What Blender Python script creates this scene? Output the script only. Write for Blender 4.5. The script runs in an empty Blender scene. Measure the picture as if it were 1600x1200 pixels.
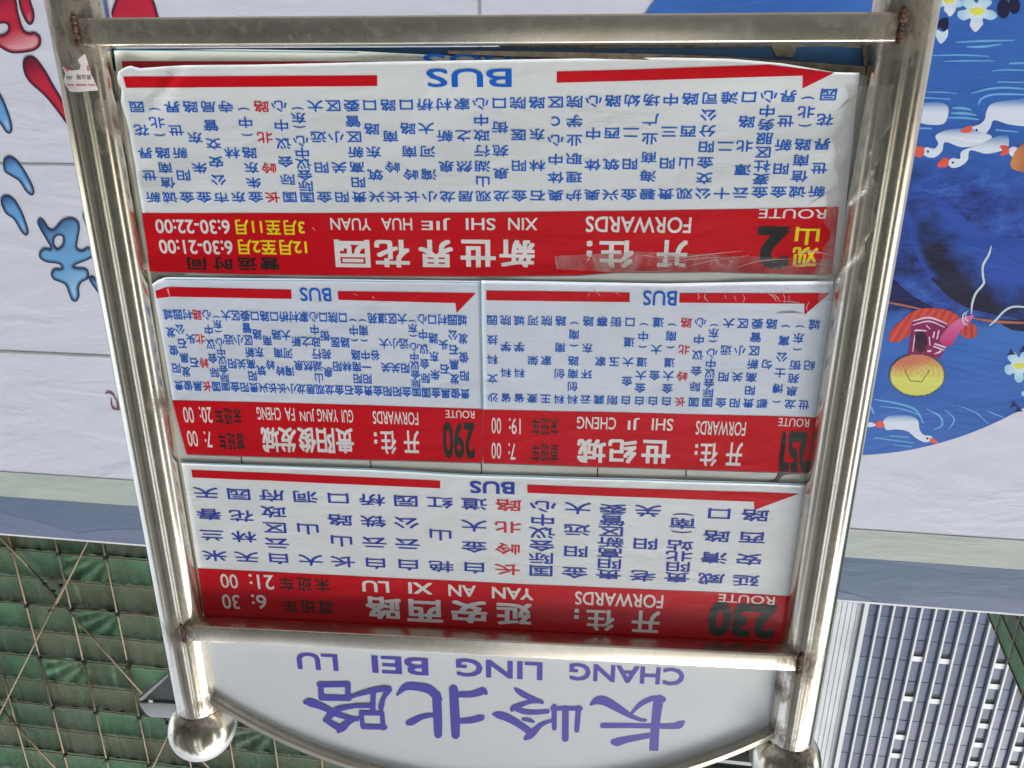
import bpy, bmesh, math, random
from mathutils import Vector, Matrix
from mathutils.geometry import delaunay_2d_cdt
random.seed(7)
SC = bpy.context.scene
COL = SC.collection

# ------------------------------------------------------------------ camera
# The phone was held upside down: the camera is rolled half a turn and pitched up.
FPX = 1162.0
def nrm(v): v = Vector(v); v.normalize(); return v
def camdir(px, py): return Vector(((px - 800) / FPX, -(py - 600) / FPX, -1.0))
_Z = nrm(camdir(794, 3872))
_X = camdir(-16739, 155).normalized(); _X = (_X - _Z * _X.dot(_Z)).normalized()
_Y = _Z.cross(_X)
RC = Matrix((_X, _Y, _Z))                    # camera space -> world
CAM = Vector((-0.10115, -0.89045, 1.6))
cd = bpy.data.cameras.new('camera'); cam = bpy.data.objects.new('camera', cd); COL.objects.link(cam)
cd.sensor_fit = 'HORIZONTAL'; cd.sensor_width = 36.0; cd.lens = 36.0 * FPX / 1600.0
cd.clip_start = 0.02; cd.clip_end = 2000
cam.matrix_world = Matrix.Translation(CAM) @ RC.to_4x4()
SC.camera = cam

# ------------------------------------------------------------------ light
world = bpy.data.worlds.new('World'); SC.world = world; world.use_nodes = True
wn = world.node_tree; bg = wn.nodes['Background']
sky = wn.nodes.new('ShaderNodeTexSky'); sky.sky_type = 'NISHITA'; sky.sun_disc = False
SUN_EL, SUN_AZ = math.radians(50), math.radians(224)     # azimuth clockwise from +Y
sky.sun_elevation = SUN_EL; sky.sun_rotation = SUN_AZ
sky.air_density = 1.6; sky.dust_density = 6.0; sky.ozone_density = 1.0; sky.altitude = 1000
hs = wn.nodes.new('ShaderNodeHueSaturation'); hs.inputs['Saturation'].default_value = 0.45   # thin high cloud: a whiter sky
wn.links.new(sky.outputs[0], hs.inputs['Color']); wn.links.new(hs.outputs[0], bg.inputs[0]); bg.inputs[1].default_value = 0.15
sd = bpy.data.lights.new('sun', 'SUN'); sd.energy = 1.25; sd.angle = math.radians(25); sd.color = (1.0, 0.95, 0.87)
sun = bpy.data.objects.new('sun', sd); COL.objects.link(sun)
sdir = Vector((math.sin(SUN_AZ) * math.cos(SUN_EL), math.cos(SUN_AZ) * math.cos(SUN_EL), math.sin(SUN_EL)))
sun.rotation_euler = sdir.to_track_quat('Z', 'Y').to_euler(); sun.location = (0, -5, 12)
vs = SC.view_settings; vs.view_transform = 'Standard'; vs.look = 'None'; vs.gamma = 1.0; vs.use_curve_mapping = False
vs.exposure = 1.27

# ------------------------------------------------------------------ helpers
def lin(c): c /= 255.0; return c / 12.92 if c <= 0.04045 else ((c + 0.055) / 1.055) ** 2.4
def S(r, g, b): return (lin(r), lin(g), lin(b), 1.0)

class Frame:
    """a vertical plane of the place: origin on the ground, x along it, y away from the street, z up"""
    def __init__(s, o=(0, 0, 0), ang=0.0):
        s.o = Vector(o); s.ang = ang
        s.M = Matrix.Rotation(-ang, 3, 'Z'); s.C = s.M @ (CAM - s.o)
    def at(s, px, py, yl=0.0):
        w = s.M @ (RC @ camdir(px, py)); t = (yl - s.C.y) / w.y
        p = s.C + w * t
        return p.x, p.z

def empty(name, label, cat, loc, ang=0.0, group=None):
    o = bpy.data.objects.new(name, None); COL.objects.link(o)
    o.location = loc; o.rotation_euler = (0, 0, ang); o.empty_display_size = 0.2
    o['label'] = label; o['category'] = cat
    if group: o['group'] = group
    return o

def link(name, me, mat, parent=None, loc=(0, 0, 0), label=None, kind=None):
    o = bpy.data.objects.new(name, me); COL.objects.link(o); o.location = loc
    if mat is not None and not me.materials: me.materials.append(mat)
    if parent: o.parent = parent
    if label: o['label'] = label
    if kind: o['kind'] = kind
    return o

class MB:
    def __init__(s): s.v = []; s.f = []; s.sm = False; s.c = None
    def add(s, vs_, fs):
        n = len(s.v); s.v += [tuple(p) for p in vs_]; s.f += [tuple(i + n for i in f) for f in fs]; return s
    def box(s, x0, x1, y0, y1, z0, z1):
        return s.add([(x0, y0, z0), (x1, y0, z0), (x1, y1, z0), (x0, y1, z0), (x0, y0, z1), (x1, y0, z1), (x1, y1, z1), (x0, y1, z1)],
                     [(0, 3, 2, 1), (4, 5, 6, 7), (0, 1, 5, 4), (1, 2, 6, 5), (2, 3, 7, 6), (3, 0, 4, 7)])
    def tube(s, a, b, r, n=10, cap=True, r2=None):
        a = Vector(a); b = Vector(b); d = (b - a).normalized(); r2 = r if r2 is None else r2
        u = d.orthogonal().normalized(); w = d.cross(u)
        vs_ = [a + (u * math.cos(2 * math.pi * i / n) + w * math.sin(2 * math.pi * i / n)) * r for i in range(n)]
        vs_ += [b + (u * math.cos(2 * math.pi * i / n) + w * math.sin(2 * math.pi * i / n)) * r2 for i in range(n)]
        fs = [(i, (i + 1) % n, n + (i + 1) % n, n + i) for i in range(n)]
        if cap: fs += [tuple(range(n))[::-1], tuple(range(n, 2 * n))]
        return s.add(vs_, fs)
    def mesh(s, name, smooth=False):
        me = bpy.data.meshes.new(name); me.from_pydata(s.v, [], s.f); me.update()
        if smooth:
            for p in me.polygons: p.use_smooth = True
        return me
    def build(s, name, mat, parent=None, smooth=False, loc=(0, 0, 0), label=None, kind=None, bevel=0, org=None):
        if org is not None:
            s.v = [(x - org[0], y - org[1], z - org[2]) for x, y, z in s.v]
        me = s.mesh(name, smooth)
        if bevel:
            bm = bmesh.new(); bm.from_mesh(me)
            bmesh.ops.bevel(bm, geom=list(bm.edges), offset=bevel, segments=3, affect='EDGES', profile=0.5)
            for f in bm.faces: f.smooth = True
            bm.to_mesh(me); bm.free()
            try: me.set_sharp_from_angle(angle=math.radians(35))
            except Exception: pass
        return link(name, me, mat, parent, loc, label, kind)

# ------------------------------------------------------------------ materials
def newmat(name):
    m = bpy.data.materials.new(name); m.use_nodes = True
    nt = m.node_tree; b = nt.nodes['Principled BSDF']; return m, nt, b
def node(nt, t, **kw):
    n = nt.nodes.new(t)
    for k, v in kw.items():
        if k in n.inputs.keys() if isinstance(k, str) else False: n.inputs[k].default_value = v
        else: setattr(n, k, v)
    return n
def pos(nt, scale=(1, 1, 1), rot=(0, 0, 0)):
    g = nt.nodes.new('ShaderNodeNewGeometry'); mp = nt.nodes.new('ShaderNodeMapping')
    mp.inputs['Scale'].default_value = scale; mp.inputs['Rotation'].default_value = rot
    nt.links.new(g.outputs['Position'], mp.inputs['Vector']); return mp.outputs[0]
def noise(nt, vec, scale, detail=4, rough=0.55, dist=0.0):
    n = nt.nodes.new('ShaderNodeTexNoise'); n.inputs['Scale'].default_value = scale; n.inputs['Detail'].default_value = detail
    n.inputs['Roughness'].default_value = rough; n.inputs['Distortion'].default_value = dist
    nt.links.new(vec, n.inputs['Vector']); return n.outputs['Fac']
def ramp(nt, fac, stops):
    r = nt.nodes.new('ShaderNodeValToRGB'); e = r.color_ramp.elements
    while len(e) < len(stops): e.new(0.5)
    for i, (p, c) in enumerate(stops):
        e[i].position = p; e[i].color = c if hasattr(c, '__len__') else (c, c, c, 1)
    nt.links.new(fac, r.inputs[0]); return r.outputs[0]
def mix(nt, a, b, fac, mode='MIX'):
    m = nt.nodes.new('ShaderNodeMix'); m.data_type = 'RGBA'; m.blend_type = mode
    for sock, v in ((m.inputs[0], fac), (m.inputs[6], a), (m.inputs[7], b)):
        if hasattr(v, 'is_linked'): nt.links.new(v, sock)
        else: sock.default_value = v
    return m.outputs[2]
def mth(nt, op, a, b=0.0):
    m = nt.nodes.new('ShaderNodeMath'); m.operation = op
    for sock, v in ((m.inputs[0], a), (m.inputs[1], b)):
        if hasattr(v, 'is_linked'): nt.links.new(v, sock)
        else: sock.default_value = v
    return m.outputs[0]
def bump(nt, b, h, strength, distance):
    n = nt.nodes.new('ShaderNodeBump'); n.inputs['Strength'].default_value = strength; n.inputs['Distance'].default_value = distance
    nt.links.new(h, n.inputs['Height']); nt.links.new(n.outputs[0], b.inputs['Normal']); return n

def m_steel(name, base=(0.78, 0.72, 0.61), rough=0.17, dirt=0.25, axis='Z', spots=True):
    m, nt, b = newmat(name)
    sc = {'Z': (90, 90, 1.2), 'X': (1.2, 90, 90), 'N': (14, 14, 14)}[axis]
    br = noise(nt, pos(nt, sc), 1.0, 3)
    big = noise(nt, pos(nt), 16, 5, 0.6)
    fine = noise(nt, pos(nt), 420, 3, 0.6)
    mid = noise(nt, pos(nt), 90, 4, 0.7)
    r = mth(nt, 'ADD', mth(nt, 'MULTIPLY', br, 0.10), mth(nt, 'MULTIPLY', mid, 0.10))
    r = mth(nt, 'ADD', r, rough - 0.09)
    nt.links.new(r, b.inputs['Roughness'])
    col = ramp(nt, big, [(0.25, (base[0] * .84, base[1] * .83, base[2] * .80, 1)), (0.6, (*base, 1))])
    dm = ramp(nt, mid, [(0.54, 0.0), (0.74, 1.0)])
    col = mix(nt, col, (0.22, 0.16, 0.10, 1), mth(nt, 'MULTIPLY', dm, dirt))
    met = mth(nt, 'SUBTRACT', 1.0, mth(nt, 'MULTIPLY', dm, dirt * 0.9))
    if spots:
        sp = ramp(nt, fine, [(0.70, 0.0), (0.76, 1.0)])
        col = mix(nt, col, (0.12, 0.08, 0.05, 1), mth(nt, 'MULTIPLY', sp, 0.7))
        met = mth(nt, 'MULTIPLY', met, mth(nt, 'SUBTRACT', 1.0, mth(nt, 'MULTIPLY', sp, 0.7)))
    # rust and grime washed out of the welded joints
    g = nt.nodes.new('ShaderNodeNewGeometry'); st = None
    for jx, jy, jz, rad in ((-.44, -.028, 2.303, .050), (.44, -.028, 2.303, .042), (-.44, -.028, 1.51, .045), (.44, -.028, 1.51, .050), (-.43, -.015, 2.437, .034), (.43, -.015, 2.437, .034),
                            (.45, -.03, 2.472, .040), (-.45, -.03, 2.468, .040), (-.425, -.012, 2.36, .03), (.425, -.01, 1.60, .03), (.425, -.01, 1.95, .028)):
        d_ = nt.nodes.new('ShaderNodeVectorMath'); d_.operation = 'DISTANCE'; nt.links.new(g.outputs['Position'], d_.inputs[0]); d_.inputs[1].default_value = (jx, jy, jz)
        v_ = mth(nt, 'SUBTRACT', 1.0, mth(nt, 'DIVIDE', d_.outputs['Value'], rad)); st = v_ if st is None else mth(nt, 'MAXIMUM', st, v_)
    st = mth(nt, 'ADD', mth(nt, 'MULTIPLY', st, 1.3), mth(nt, 'MULTIPLY', mth(nt, 'SUBTRACT', noise(nt, pos(nt, (150, 150, 70)), 1.0, 4, .7), .62), 2.0))
    st = ramp(nt, st, [(0.0, 0.0), (0.85, .85)])
    col = mix(nt, col, (.055, .032, .020, 1), st); met = mth(nt, 'MULTIPLY', met, mth(nt, 'SUBTRACT', 1.0, mth(nt, 'MULTIPLY', st, .8)))
    nt.links.new(col, b.inputs['Base Color']); nt.links.new(met, b.inputs['Metallic'])
    h = mth(nt, 'ADD', mth(nt, 'MULTIPLY', br, 0.5), mth(nt, 'MULTIPLY', big, .7))
    bump(nt, b, h, 0.20, 0.0010)
    return m
STEEL = m_steel('brushed_steel_post', axis='Z', dirt=.15)
STEELX = m_steel('brushed_steel_rail', axis='X', rough=0.28, dirt=0.25)
STEELB = m_steel('polished_steel_ball', axis='N', rough=0.20, dirt=0.45)

def m_rust():
    m, nt, b = newmat('rusty_weld')
    n = noise(nt, pos(nt), 260, 5, 0.7)
    nt.links.new(ramp(nt, n, [(0.3, (0.045, 0.025, 0.016, 1)), (0.55, (0.14, 0.075, 0.045, 1)), (0.75, (0.30, 0.24, 0.18, 1))]), b.inputs['Base Color'])
    b.inputs['Roughness'].default_value = 0.8; b.inputs['Metallic'].default_value = 0.25
    bump(nt, b, n, 0.8, 0.002); return m
RUST = m_rust()

def m_print(name, col, rough=0.32, spec=0.5, dirt=0.12, wr=1.0, wet=0.0):
    """ink or film on a laminated sheet: same fine wrinkles for everything printed on a sheet"""
    m, nt, b = newmat(name)
    n1 = noise(nt, pos(nt, (9, 9, 16)), 1.0, 5, 0.55, 0.6)
    n2 = noise(nt, pos(nt, (60, 60, 60)), 1.0, 4, 0.6)
    n3 = noise(nt, pos(nt, (5, 5, 5)), 1.0, 5, 0.62)
    dm = ramp(nt, n3, [(0.50, 0.0), (0.72, 1.0)])
    c = mix(nt, col, (0.42, 0.38, 0.30, 1), mth(nt, 'MULTIPLY', dm, dirt))
    fleck = ramp(nt, noise(nt, pos(nt, (260, 260, 260)), 1.0, 3, 0.6), [(0.73, 0.0), (0.78, 1.0)])
    c = mix(nt, c, (0.25, 0.21, 0.16, 1), mth(nt, 'MULTIPLY', fleck, 0.5))
    nt.links.new(c, b.inputs['Base Color'])
    rr = mth(nt, 'ADD', rough - 0.06, mth(nt, 'MULTIPLY', n2, 0.14)); nt.links.new(rr, b.inputs['Roughness'])
    b.inputs['Specular IOR Level'].default_value = spec
    h = mth(nt, 'ADD', mth(nt, 'MULTIPLY', n1, 6.0), mth(nt, 'MULTIPLY', n2, 0.5))
    bump(nt, b, h, 0.13 * wr, 0.004)
    return m
P_WHITE = m_print('sheet_white', S(214, 220, 224))
P_WHITE2 = m_print('sheet_white_lower', S(206, 215, 228))
P_WHITEG = m_print('sheet_white_aged', S(205, 212, 205), dirt=0.3)
P_RED = m_print('print_red', (0.52, 0.004, 0.012, 1), dirt=0.01, spec=0.3)
P_REDOLD = m_print('print_red_old', (0.42, 0.02, 0.03, 1), dirt=0.2)
P_BLUE = m_print('print_blue', (0.010, 0.12, 0.56, 1), dirt=0.0, spec=.25)
P_BLUEV = m_print('print_violet_blue', (0.035, 0.06, 0.38, 1), dirt=0.0, spec=.3)
P_REDTXT = m_print('print_red_letters', (0.58, 0.02, 0.04, 1), dirt=0.02)
P_WTXT = m_print('print_white_letters', (0.70, 0.70, 0.70, 1), dirt=0.05)
P_BLACK = m_print('print_black_letters', (0.012, 0.016, 0.014, 1), dirt=0.05)
P_YELLOW = m_print('print_yellow_letters', (0.80, 0.66, 0.01, 1), dirt=0.02)
P_CYAN = m_print('print_cyan_line', (0.16, 0.42, 0.58, 1), dirt=0.05)
P_BOARD = m_print('name_board_white', S(206, 214, 220), rough=0.30, dirt=0.05, wr=0.15)
P_PURPLE = m_print('name_board_violet', (0.085, 0.075, 0.42, 1), rough=0.30, dirt=0.0, wr=0.15)
P_PANEL = m_print('old_panel_film', S(184, 188, 182), rough=0.45, dirt=0.55, wr=0.7)

def m_plain(name, col, rough=0.6, var=0.25, scale=8.0, metal=0.0, bmp=0.2, bd=0.002, col2=None):
    m, nt, b = newmat(name)
    n = noise(nt, pos(nt), scale, 6, 0.6)
    c2 = col2 or tuple(c * (1 - var) for c in col[:3]) + (1,)
    nt.links.new(ramp(nt, n, [(0.35, c2), (0.65, col)]), b.inputs['Base Color'])
    b.inputs['Roughness'].default_value = rough; b.inputs['Metallic'].default_value = metal
    if bmp: bump(nt, b, n, bmp, bd)
    return m
M_BLUEBACK = m_plain('blue_backing', (0.006, 0.085, 0.24, 1), 0.35, 0.35, 30)
M_RESIDUE = m_plain('glue_residue', (0.20, 0.19, 0.15, 1), 0.85, 0.5, 70, bmp=0.6)
M_BACKEDGE = m_plain('brown_foam_edge', (0.19, 0.155, 0.115, 1), 0.9, 0.45, 90, bmp=0.7)
M_DARK = m_plain('dark_gap', (0.03, 0.03, 0.03, 1), 0.9, 0.3, 40)

def in_poly(x, y, P_):
    ins = False; n = len(P_)
    for i in range(n):
        ax, ay = P_[i]; bx, by = P_[(i + 1) % n]
        if (ay > y) != (by > y) and x < (bx - ax) * (y - ay) / (by - ay) + ax: ins = not ins
    return ins
def edge_d(x, y, P_):
    m = 1e9; n = len(P_)
    for i in range(n):
        ax, ay = P_[i]; bx, by = P_[(i + 1) % n]; dx, dy = bx - ax, by - ay
        t = max(0, min(1, ((x - ax) * dx + (y - ay) * dy) / (dx * dx + dy * dy + 1e-9)))
        d = (x - ax - t * dx) ** 2 + (y - ay - t * dy) ** 2
        if d < m: m = d
    return math.sqrt(m)
# ------------------------------------------------------------------ glyphs
_gc = {}
def glyph_mesh(txt, bold):
    bold = 0.0; k = (txt, bold)
    if k in _gc: return _gc[k]
    c = bpy.data.curves.new('t', 'FONT'); c.body = txt; c.offset = bold; c.resolution_u = 3; c.dimensions = '2D'; c.fill_mode = 'FRONT'
    o = bpy.data.objects.new('t', c); COL.objects.link(o)
    dg = bpy.context.evaluated_depsgraph_get(); dg.update()
    me = bpy.data.meshes.new_from_object(o.evaluated_get(dg))
    vs_ = [(v.co.x, v.co.y) for v in me.vertices]; fs = [tuple(p.vertices) for p in me.polygons]
    bpy.data.objects.remove(o); bpy.data.curves.remove(c); bpy.data.meshes.remove(me)
    _gc[k] = (vs_, fs); return _gc[k]
SHIFT = ((0, 0), (1, 1), (-1, 1), (1, -1), (-1, -1))
def bold_layers(bold): return SHIFT if bold > .003 else SHIFT[:1]
def bbox(vs_):
    xs = [v[0] for v in vs_]; ys = [v[1] for v in vs_]; return min(xs), min(ys), max(xs), max(ys)
REF = bbox(glyph_mesh('国', 0.0)[0])
RCX, RCY = (REF[0] + REF[2]) / 2, (REF[1] + REF[3]) / 2; RW, RH = REF[2] - REF[0], REF[3] - REF[1]
def unit_char(ch, bold):
    """one ideograph in a box of +-0.5 set by a full square character"""
    vs_, fs = glyph_mesh(ch, bold)
    if ch in 'C': x0, y0, x1, y1 = bbox(vs_); return [((x - (x0 + x1) / 2) * .95, (y - (y0 + y1) / 2) / (y1 - y0) * .85) for x, y in vs_], fs
    return [((x - RCX) / RW, (y - RCY) / RH) for x, y in vs_], fs
def unit_str(s, bold):
    vs_, fs = glyph_mesh(s, bold); x0, y0, x1, y1 = bbox(vs_)
    return [((x - (x0 + x1) / 2) / (x1 - x0), (y - (y0 + y1) / 2) / (y1 - y0)) for x, y in vs_], fs

# ==================================================================  SETTING
def m_ground():
    m, nt, b = newmat('paving')
    br = nt.nodes.new('ShaderNodeTexBrick'); br.inputs['Scale'].default_value = 1.0
    br.inputs['Brick Width'].default_value = 0.6; br.inputs['Row Height'].default_value = 0.3; br.inputs['Mortar Size'].default_value = 0.006
    br.inputs['Color1'].default_value = (0.30, 0.29, 0.27, 1); br.inputs['Color2'].default_value = (0.25, 0.24, 0.23, 1); br.inputs['Mortar'].default_value = (0.06, 0.06, 0.055, 1)
    nt.links.new(pos(nt), br.inputs['Vector'])
    n = noise(nt, pos(nt), 3.0, 6)
    nt.links.new(mix(nt, br.outputs[0], (0.10, 0.09, 0.08, 1), mth(nt, 'MULTIPLY', n, 0.4)), b.inputs['Base Color'])
    b.inputs['Roughness'].default_value = 0.8; return m
MB().box(-400, 400, -400, 400, -1, -0.13).build('ground', m_plain('earth', (0.11, 0.10, 0.08, 1), 0.9, 0.4, 0.5), kind='structure')
MB().box(-300, 300, -2.6, 8.0, -0.125, 0.0).build('pavement', m_ground(), kind='structure')
MB().box(-300, 300, -2.75, -2.604, -0.126, 0.012).build('kerb', m_plain('kerb_stone', (0.30, 0.29, 0.27, 1), 0.8), kind='structure')
MB().box(-300, 300, -17.0, -2.754, -0.2, -0.122).build('road', m_plain('asphalt', (0.055, 0.055, 0.055, 1), 0.85, 0.3, 20), kind='structure')
MB().box(-300, 300, -24.0, -17.004, -0.2, 0.0).build('far_pavement', m_plain('far_paving', (0.17, 0.16, 0.15, 1), 0.85), kind='structure')

# unseen blocks added across the street, spaced to give the steel its mirrored stripes
def street_block(x0, x1, y0, depth, h, col, label):
    w = x1 - x0; root = empty('reflection_block', label, 'building', ((x0 + x1) / 2, y0, 0), 0, 'unseen blocks added for the steel reflections')
    wm = m_plain('facade_paint', col, 0.8, 0.2, 0.4)
    MB().box(-w / 2, w / 2, -depth, 0, 0, h).build('wall', wm, root)
    g = MB(); nx = int(w / 3.2); nz = int(h / 3.2)
    for i in range(nx):
        for k in range(nz):
            xx = -w / 2 + (i + .5) * w / nx; zz = 1.0 + k * 3.2
            g.box(xx - .85, xx + .85, -.05, .04, zz, zz + 1.7)
    g.build('window_rows', M_GLASSDK, root, kind='stuff')
M_GLASSDK = m_plain('dark_window_glass', (0.03, 0.04, 0.05, 1), 0.08, 0.2, 1, bmp=0)
for a in [(-40, -24, -27, 16, 44, (0.30, 0.28, 0.23, 1), 'dark brown apartment block across the street, far left of the row'),
          (-17, -11, -29, 14, 50, (0.17, 0.19, 0.17, 1), 'slim dark green tower across the street left of the bus stop'),
          (-5.5, -1.5, -27, 14, 44, (0.58, 0.53, 0.42, 1), 'slim cream tower nearly opposite the bus stop'),
          (1.5, 8, -26, 16, 58, (0.17, 0.185, 0.175, 1), 'tallest dark tower straight across the street'),
          (13, 19, -27, 16, 48, (0.20, 0.20, 0.19, 1), 'dark grey tower across the street, right of the tallest one'),
          (25, 44, -28, 16, 40, (0.52, 0.48, 0.38, 1), 'wide beige apartment block across the street to the right'),
          (-64, -46, -9, 16, 30, (0.16, 0.155, 0.14, 1), 'low dark block far down the street on the left'),
          (50, 68, -11, 18, 40, (0.17, 0.17, 0.165, 1), 'low grey block far up the street on the right')]:
    street_block(*a)

# ==================================================================  BUS STOP SIGN
F0 = Frame()
root = empty('bus_stop_sign', 'stainless steel bus stop frame with two ball-topped posts and a white name board', 'bus stop', (0, 0, 0))
PR = 0.0325
def rot_profile(x, prof, n=56):
    mb = MB(); k = len(prof)
    for r, z in prof:
        for i in range(n): mb.v.append((x + r * math.cos(2 * math.pi * i / n), r * math.sin(2 * math.pi * i / n), z))
    for j in range(k - 1):
        for i in range(n): mb.f.append((j * n + i, j * n + (i + 1) % n, (j + 1) * n + (i + 1) % n, (j + 1) * n + i))
    return mb
POSTS = {}
for sx, ztop in ((0.45, 2.468), (-0.45, 2.464)):
    prof = [(PR, 0.0)] + [(PR, 0.1 * i) for i in range(1, 24)] + [(PR, ztop - .06), (PR, ztop - 0.012), (PR * .985, ztop - 0.005), (PR * .93, ztop - 0.001), (PR * .80, ztop), (0.001, ztop)]
    post = rot_profile(sx, prof).build('post', STEEL, root, smooth=True); POSTS[sx] = post
    rot_profile(sx, [(0.001, 0.012), (0.085, 0.012), (0.09, 0.009), (0.09, 0.0)], 40).build('base_flange', STEELX, root, smooth=False)
    R_ = 0.051; zc = ztop + 0.036
    prof = [(max(.0005, R_ * math.sin(math.pi * i / 40)), zc - R_ * math.cos(math.pi * i / 40)) for i in range(41)]
    rot_profile(sx, prof, 64).build('ball_finial', STEELB, root, smooth=True)
    w = MB()
    for i in range(26):
        a = 2 * math.pi * i / 26 + random.uniform(-.05, .05); rr = PR * .86
        w.tube((sx + rr * math.cos(a), rr * math.sin(a), ztop - .004), (sx + rr * math.cos(a + .2), rr * math.sin(a + .2), ztop - .002), random.uniform(.002, .0034), 6)
    w.build('weld', RUST, post)

def rail(z0, z1, y0, y1, x0, x1, nm):
    return MB().box(x0, x1, y0, y1, z0, z1).build(nm, STEELX, root, bevel=0.0022)
YF = -0.031
lower = rail(1.4960, 1.5238, YF, YF + .026, -0.4345, 0.4345, 'lower_rail')
upper = rail(2.2895, 2.3165, YF, YF + .026, -0.4365, 0.4150 + .02, 'upper_rail')
def weld_line(x, z0, z1, y, parent, n=9, r=0.0032, dx=0.0):
    w = MB()
    for i in range(n):
        t = i / (n - 1); z = z0 + (z1 - z0) * t
        rr = r * random.uniform(.7, 1.25)
        cx = x + dx * t + random.uniform(-.0009, .0009); cz = z + random.uniform(-.0008, .0008); a1 = random.uniform(.8, 1.2); n0 = len(w.v)
        for j in range(1, 5):
            for i2 in range(8):
                th = math.pi * j / 5; ph = 2 * math.pi * i2 / 8; q = rr * random.uniform(.85, 1.1)
                w.v.append((cx + q * a1 * math.sin(th) * math.cos(ph), y + q * .75 * math.sin(th) * math.sin(ph), cz + q * .95 * math.cos(th)))
        for j in range(3):
            for i2 in range(8): w.f.append((n0 + j * 8 + i2, n0 + j * 8 + (i2 + 1) % 8, n0 + (j + 1) * 8 + (i2 + 1) % 8, n0 + (j + 1) * 8 + i2))
    w.build('weld', RUST, parent, smooth=True)
weld_line(-0.4375, 2.2895, 2.317, YF - .0003, upper, 12, .0046)
weld_line(0.4370, 2.2895, 2.317, YF - .0003, upper, 11, .0034)
weld_line(-0.4370, 1.4955, 1.5243, YF - .0003, lower, 13, .0036)
weld_line(0.4375, 1.4955, 1.5243, YF - .0003, lower, 11, .0030)

# arched top bar: circle through measured points
arcpts = [F0.at(335, 1088, -.013), F0.at(480, 1167, -.013), F0.at(570, 1200, -.013), F0.at(1044, 1203, -.013), F0.at(1130, 1173, -.013), F0.at(1214, 1140, -.013)]
def circle3(a, b, c):
    ax, ay = a; bx, by = b; cx, cy = c
    D = 2 * (ax * (by - cy) + bx * (cy - ay) + cx * (ay - by))
    ux = ((ax * ax + ay * ay) * (by - cy) + (bx * bx + by * by) * (cy - ay) + (cx * cx + cy * cy) * (ay - by)) / D
    uy = ((ax * ax + ay * ay) * (cx - bx) + (bx * bx + by * by) * (ax - cx) + (cx * cx + cy * cy) * (bx - ax)) / D
    return ux, uy, math.hypot(ax - ux, ay - uy)
pA = ((arcpts[0][0] - arcpts[5][0]) / 2, (arcpts[0][1] + arcpts[5][1]) / 2)
pM = ((arcpts[2][0] - arcpts[3][0]) / 2, (arcpts[2][1] + arcpts[3][1]) / 2)
acx, acz, acr = circle3(pA, pM, (-pA[0], pA[1])); acx = (arcpts[0][0] + arcpts[5][0]) / 2 + 0.002
def arc_z(x, r): return acz + math.sqrt(max(0, r * r - (x - acx) ** 2))
mb = MB(); N = 60
for i in range(N + 1):
    a0 = math.asin((-0.4335 - acx) / acr); a1 = math.asin((0.4325 - acx) / acr); a = a0 + (a1 - a0) * i / N
    dx, dz = math.sin(a), math.cos(a)
    sec = [(acr, -.0135), (acr + .003, -.0165), (acr + .0105, -.0165), (acr + .0135, -.0135), (acr + .0135, .008), (acr, .008)]
    for rr, yy in sec: mb.v.append((acx + rr * dx, yy, acz + rr * dz))
for i in range(N):
    for j in range(6): mb.f.append((i * 6 + j, i * 6 + (j + 1) % 6, (i + 1) * 6 + (j + 1) % 6, (i + 1) * 6 + j))
mb.f += [tuple(range(6)), tuple(range(N * 6, N * 6 + 6))[::-1]]
arch = mb.build('arched_rail', STEELX, root)
weld_line(-0.431, arc_z(-.431, acr) - .008, arc_z(-.431, acr) + .014, -.012, arch, 7, .0042)
weld_line(0.430, arc_z(.430, acr) - .004, arc_z(.430, acr) + .014, -.012, arch, 7, .0036)

# name board under the arch
mb = MB(); top = []; bot = []
for i in range(49):
    x = -0.4195 + 0.842 * i / 48
    top.append((x, -.0035, arc_z(x, acr) + .002)); bot.append((x, -.0035, 2.310))
mb.v = top + bot + [(x, .006, z) for x, y, z in top] + [(x, .006, z) for x, y, z in bot]
for i in range(48):
    mb.f += [(i, 49 + i, 50 + i, i + 1), (98 + i, 99 + i, 148 + i, 147 + i), (i, i + 1, 99 + i, 98 + i)]
mb.f += [(0, 98, 147, 49), (48, 97, 195 - 0, 146)][:1]
board = mb.build('name_board', P_BOARD, root)
MB().box(-.422, -.4197, -.006, .006, 2.317, 2.436).build('board_edge_trim', STEELX, board)

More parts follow.
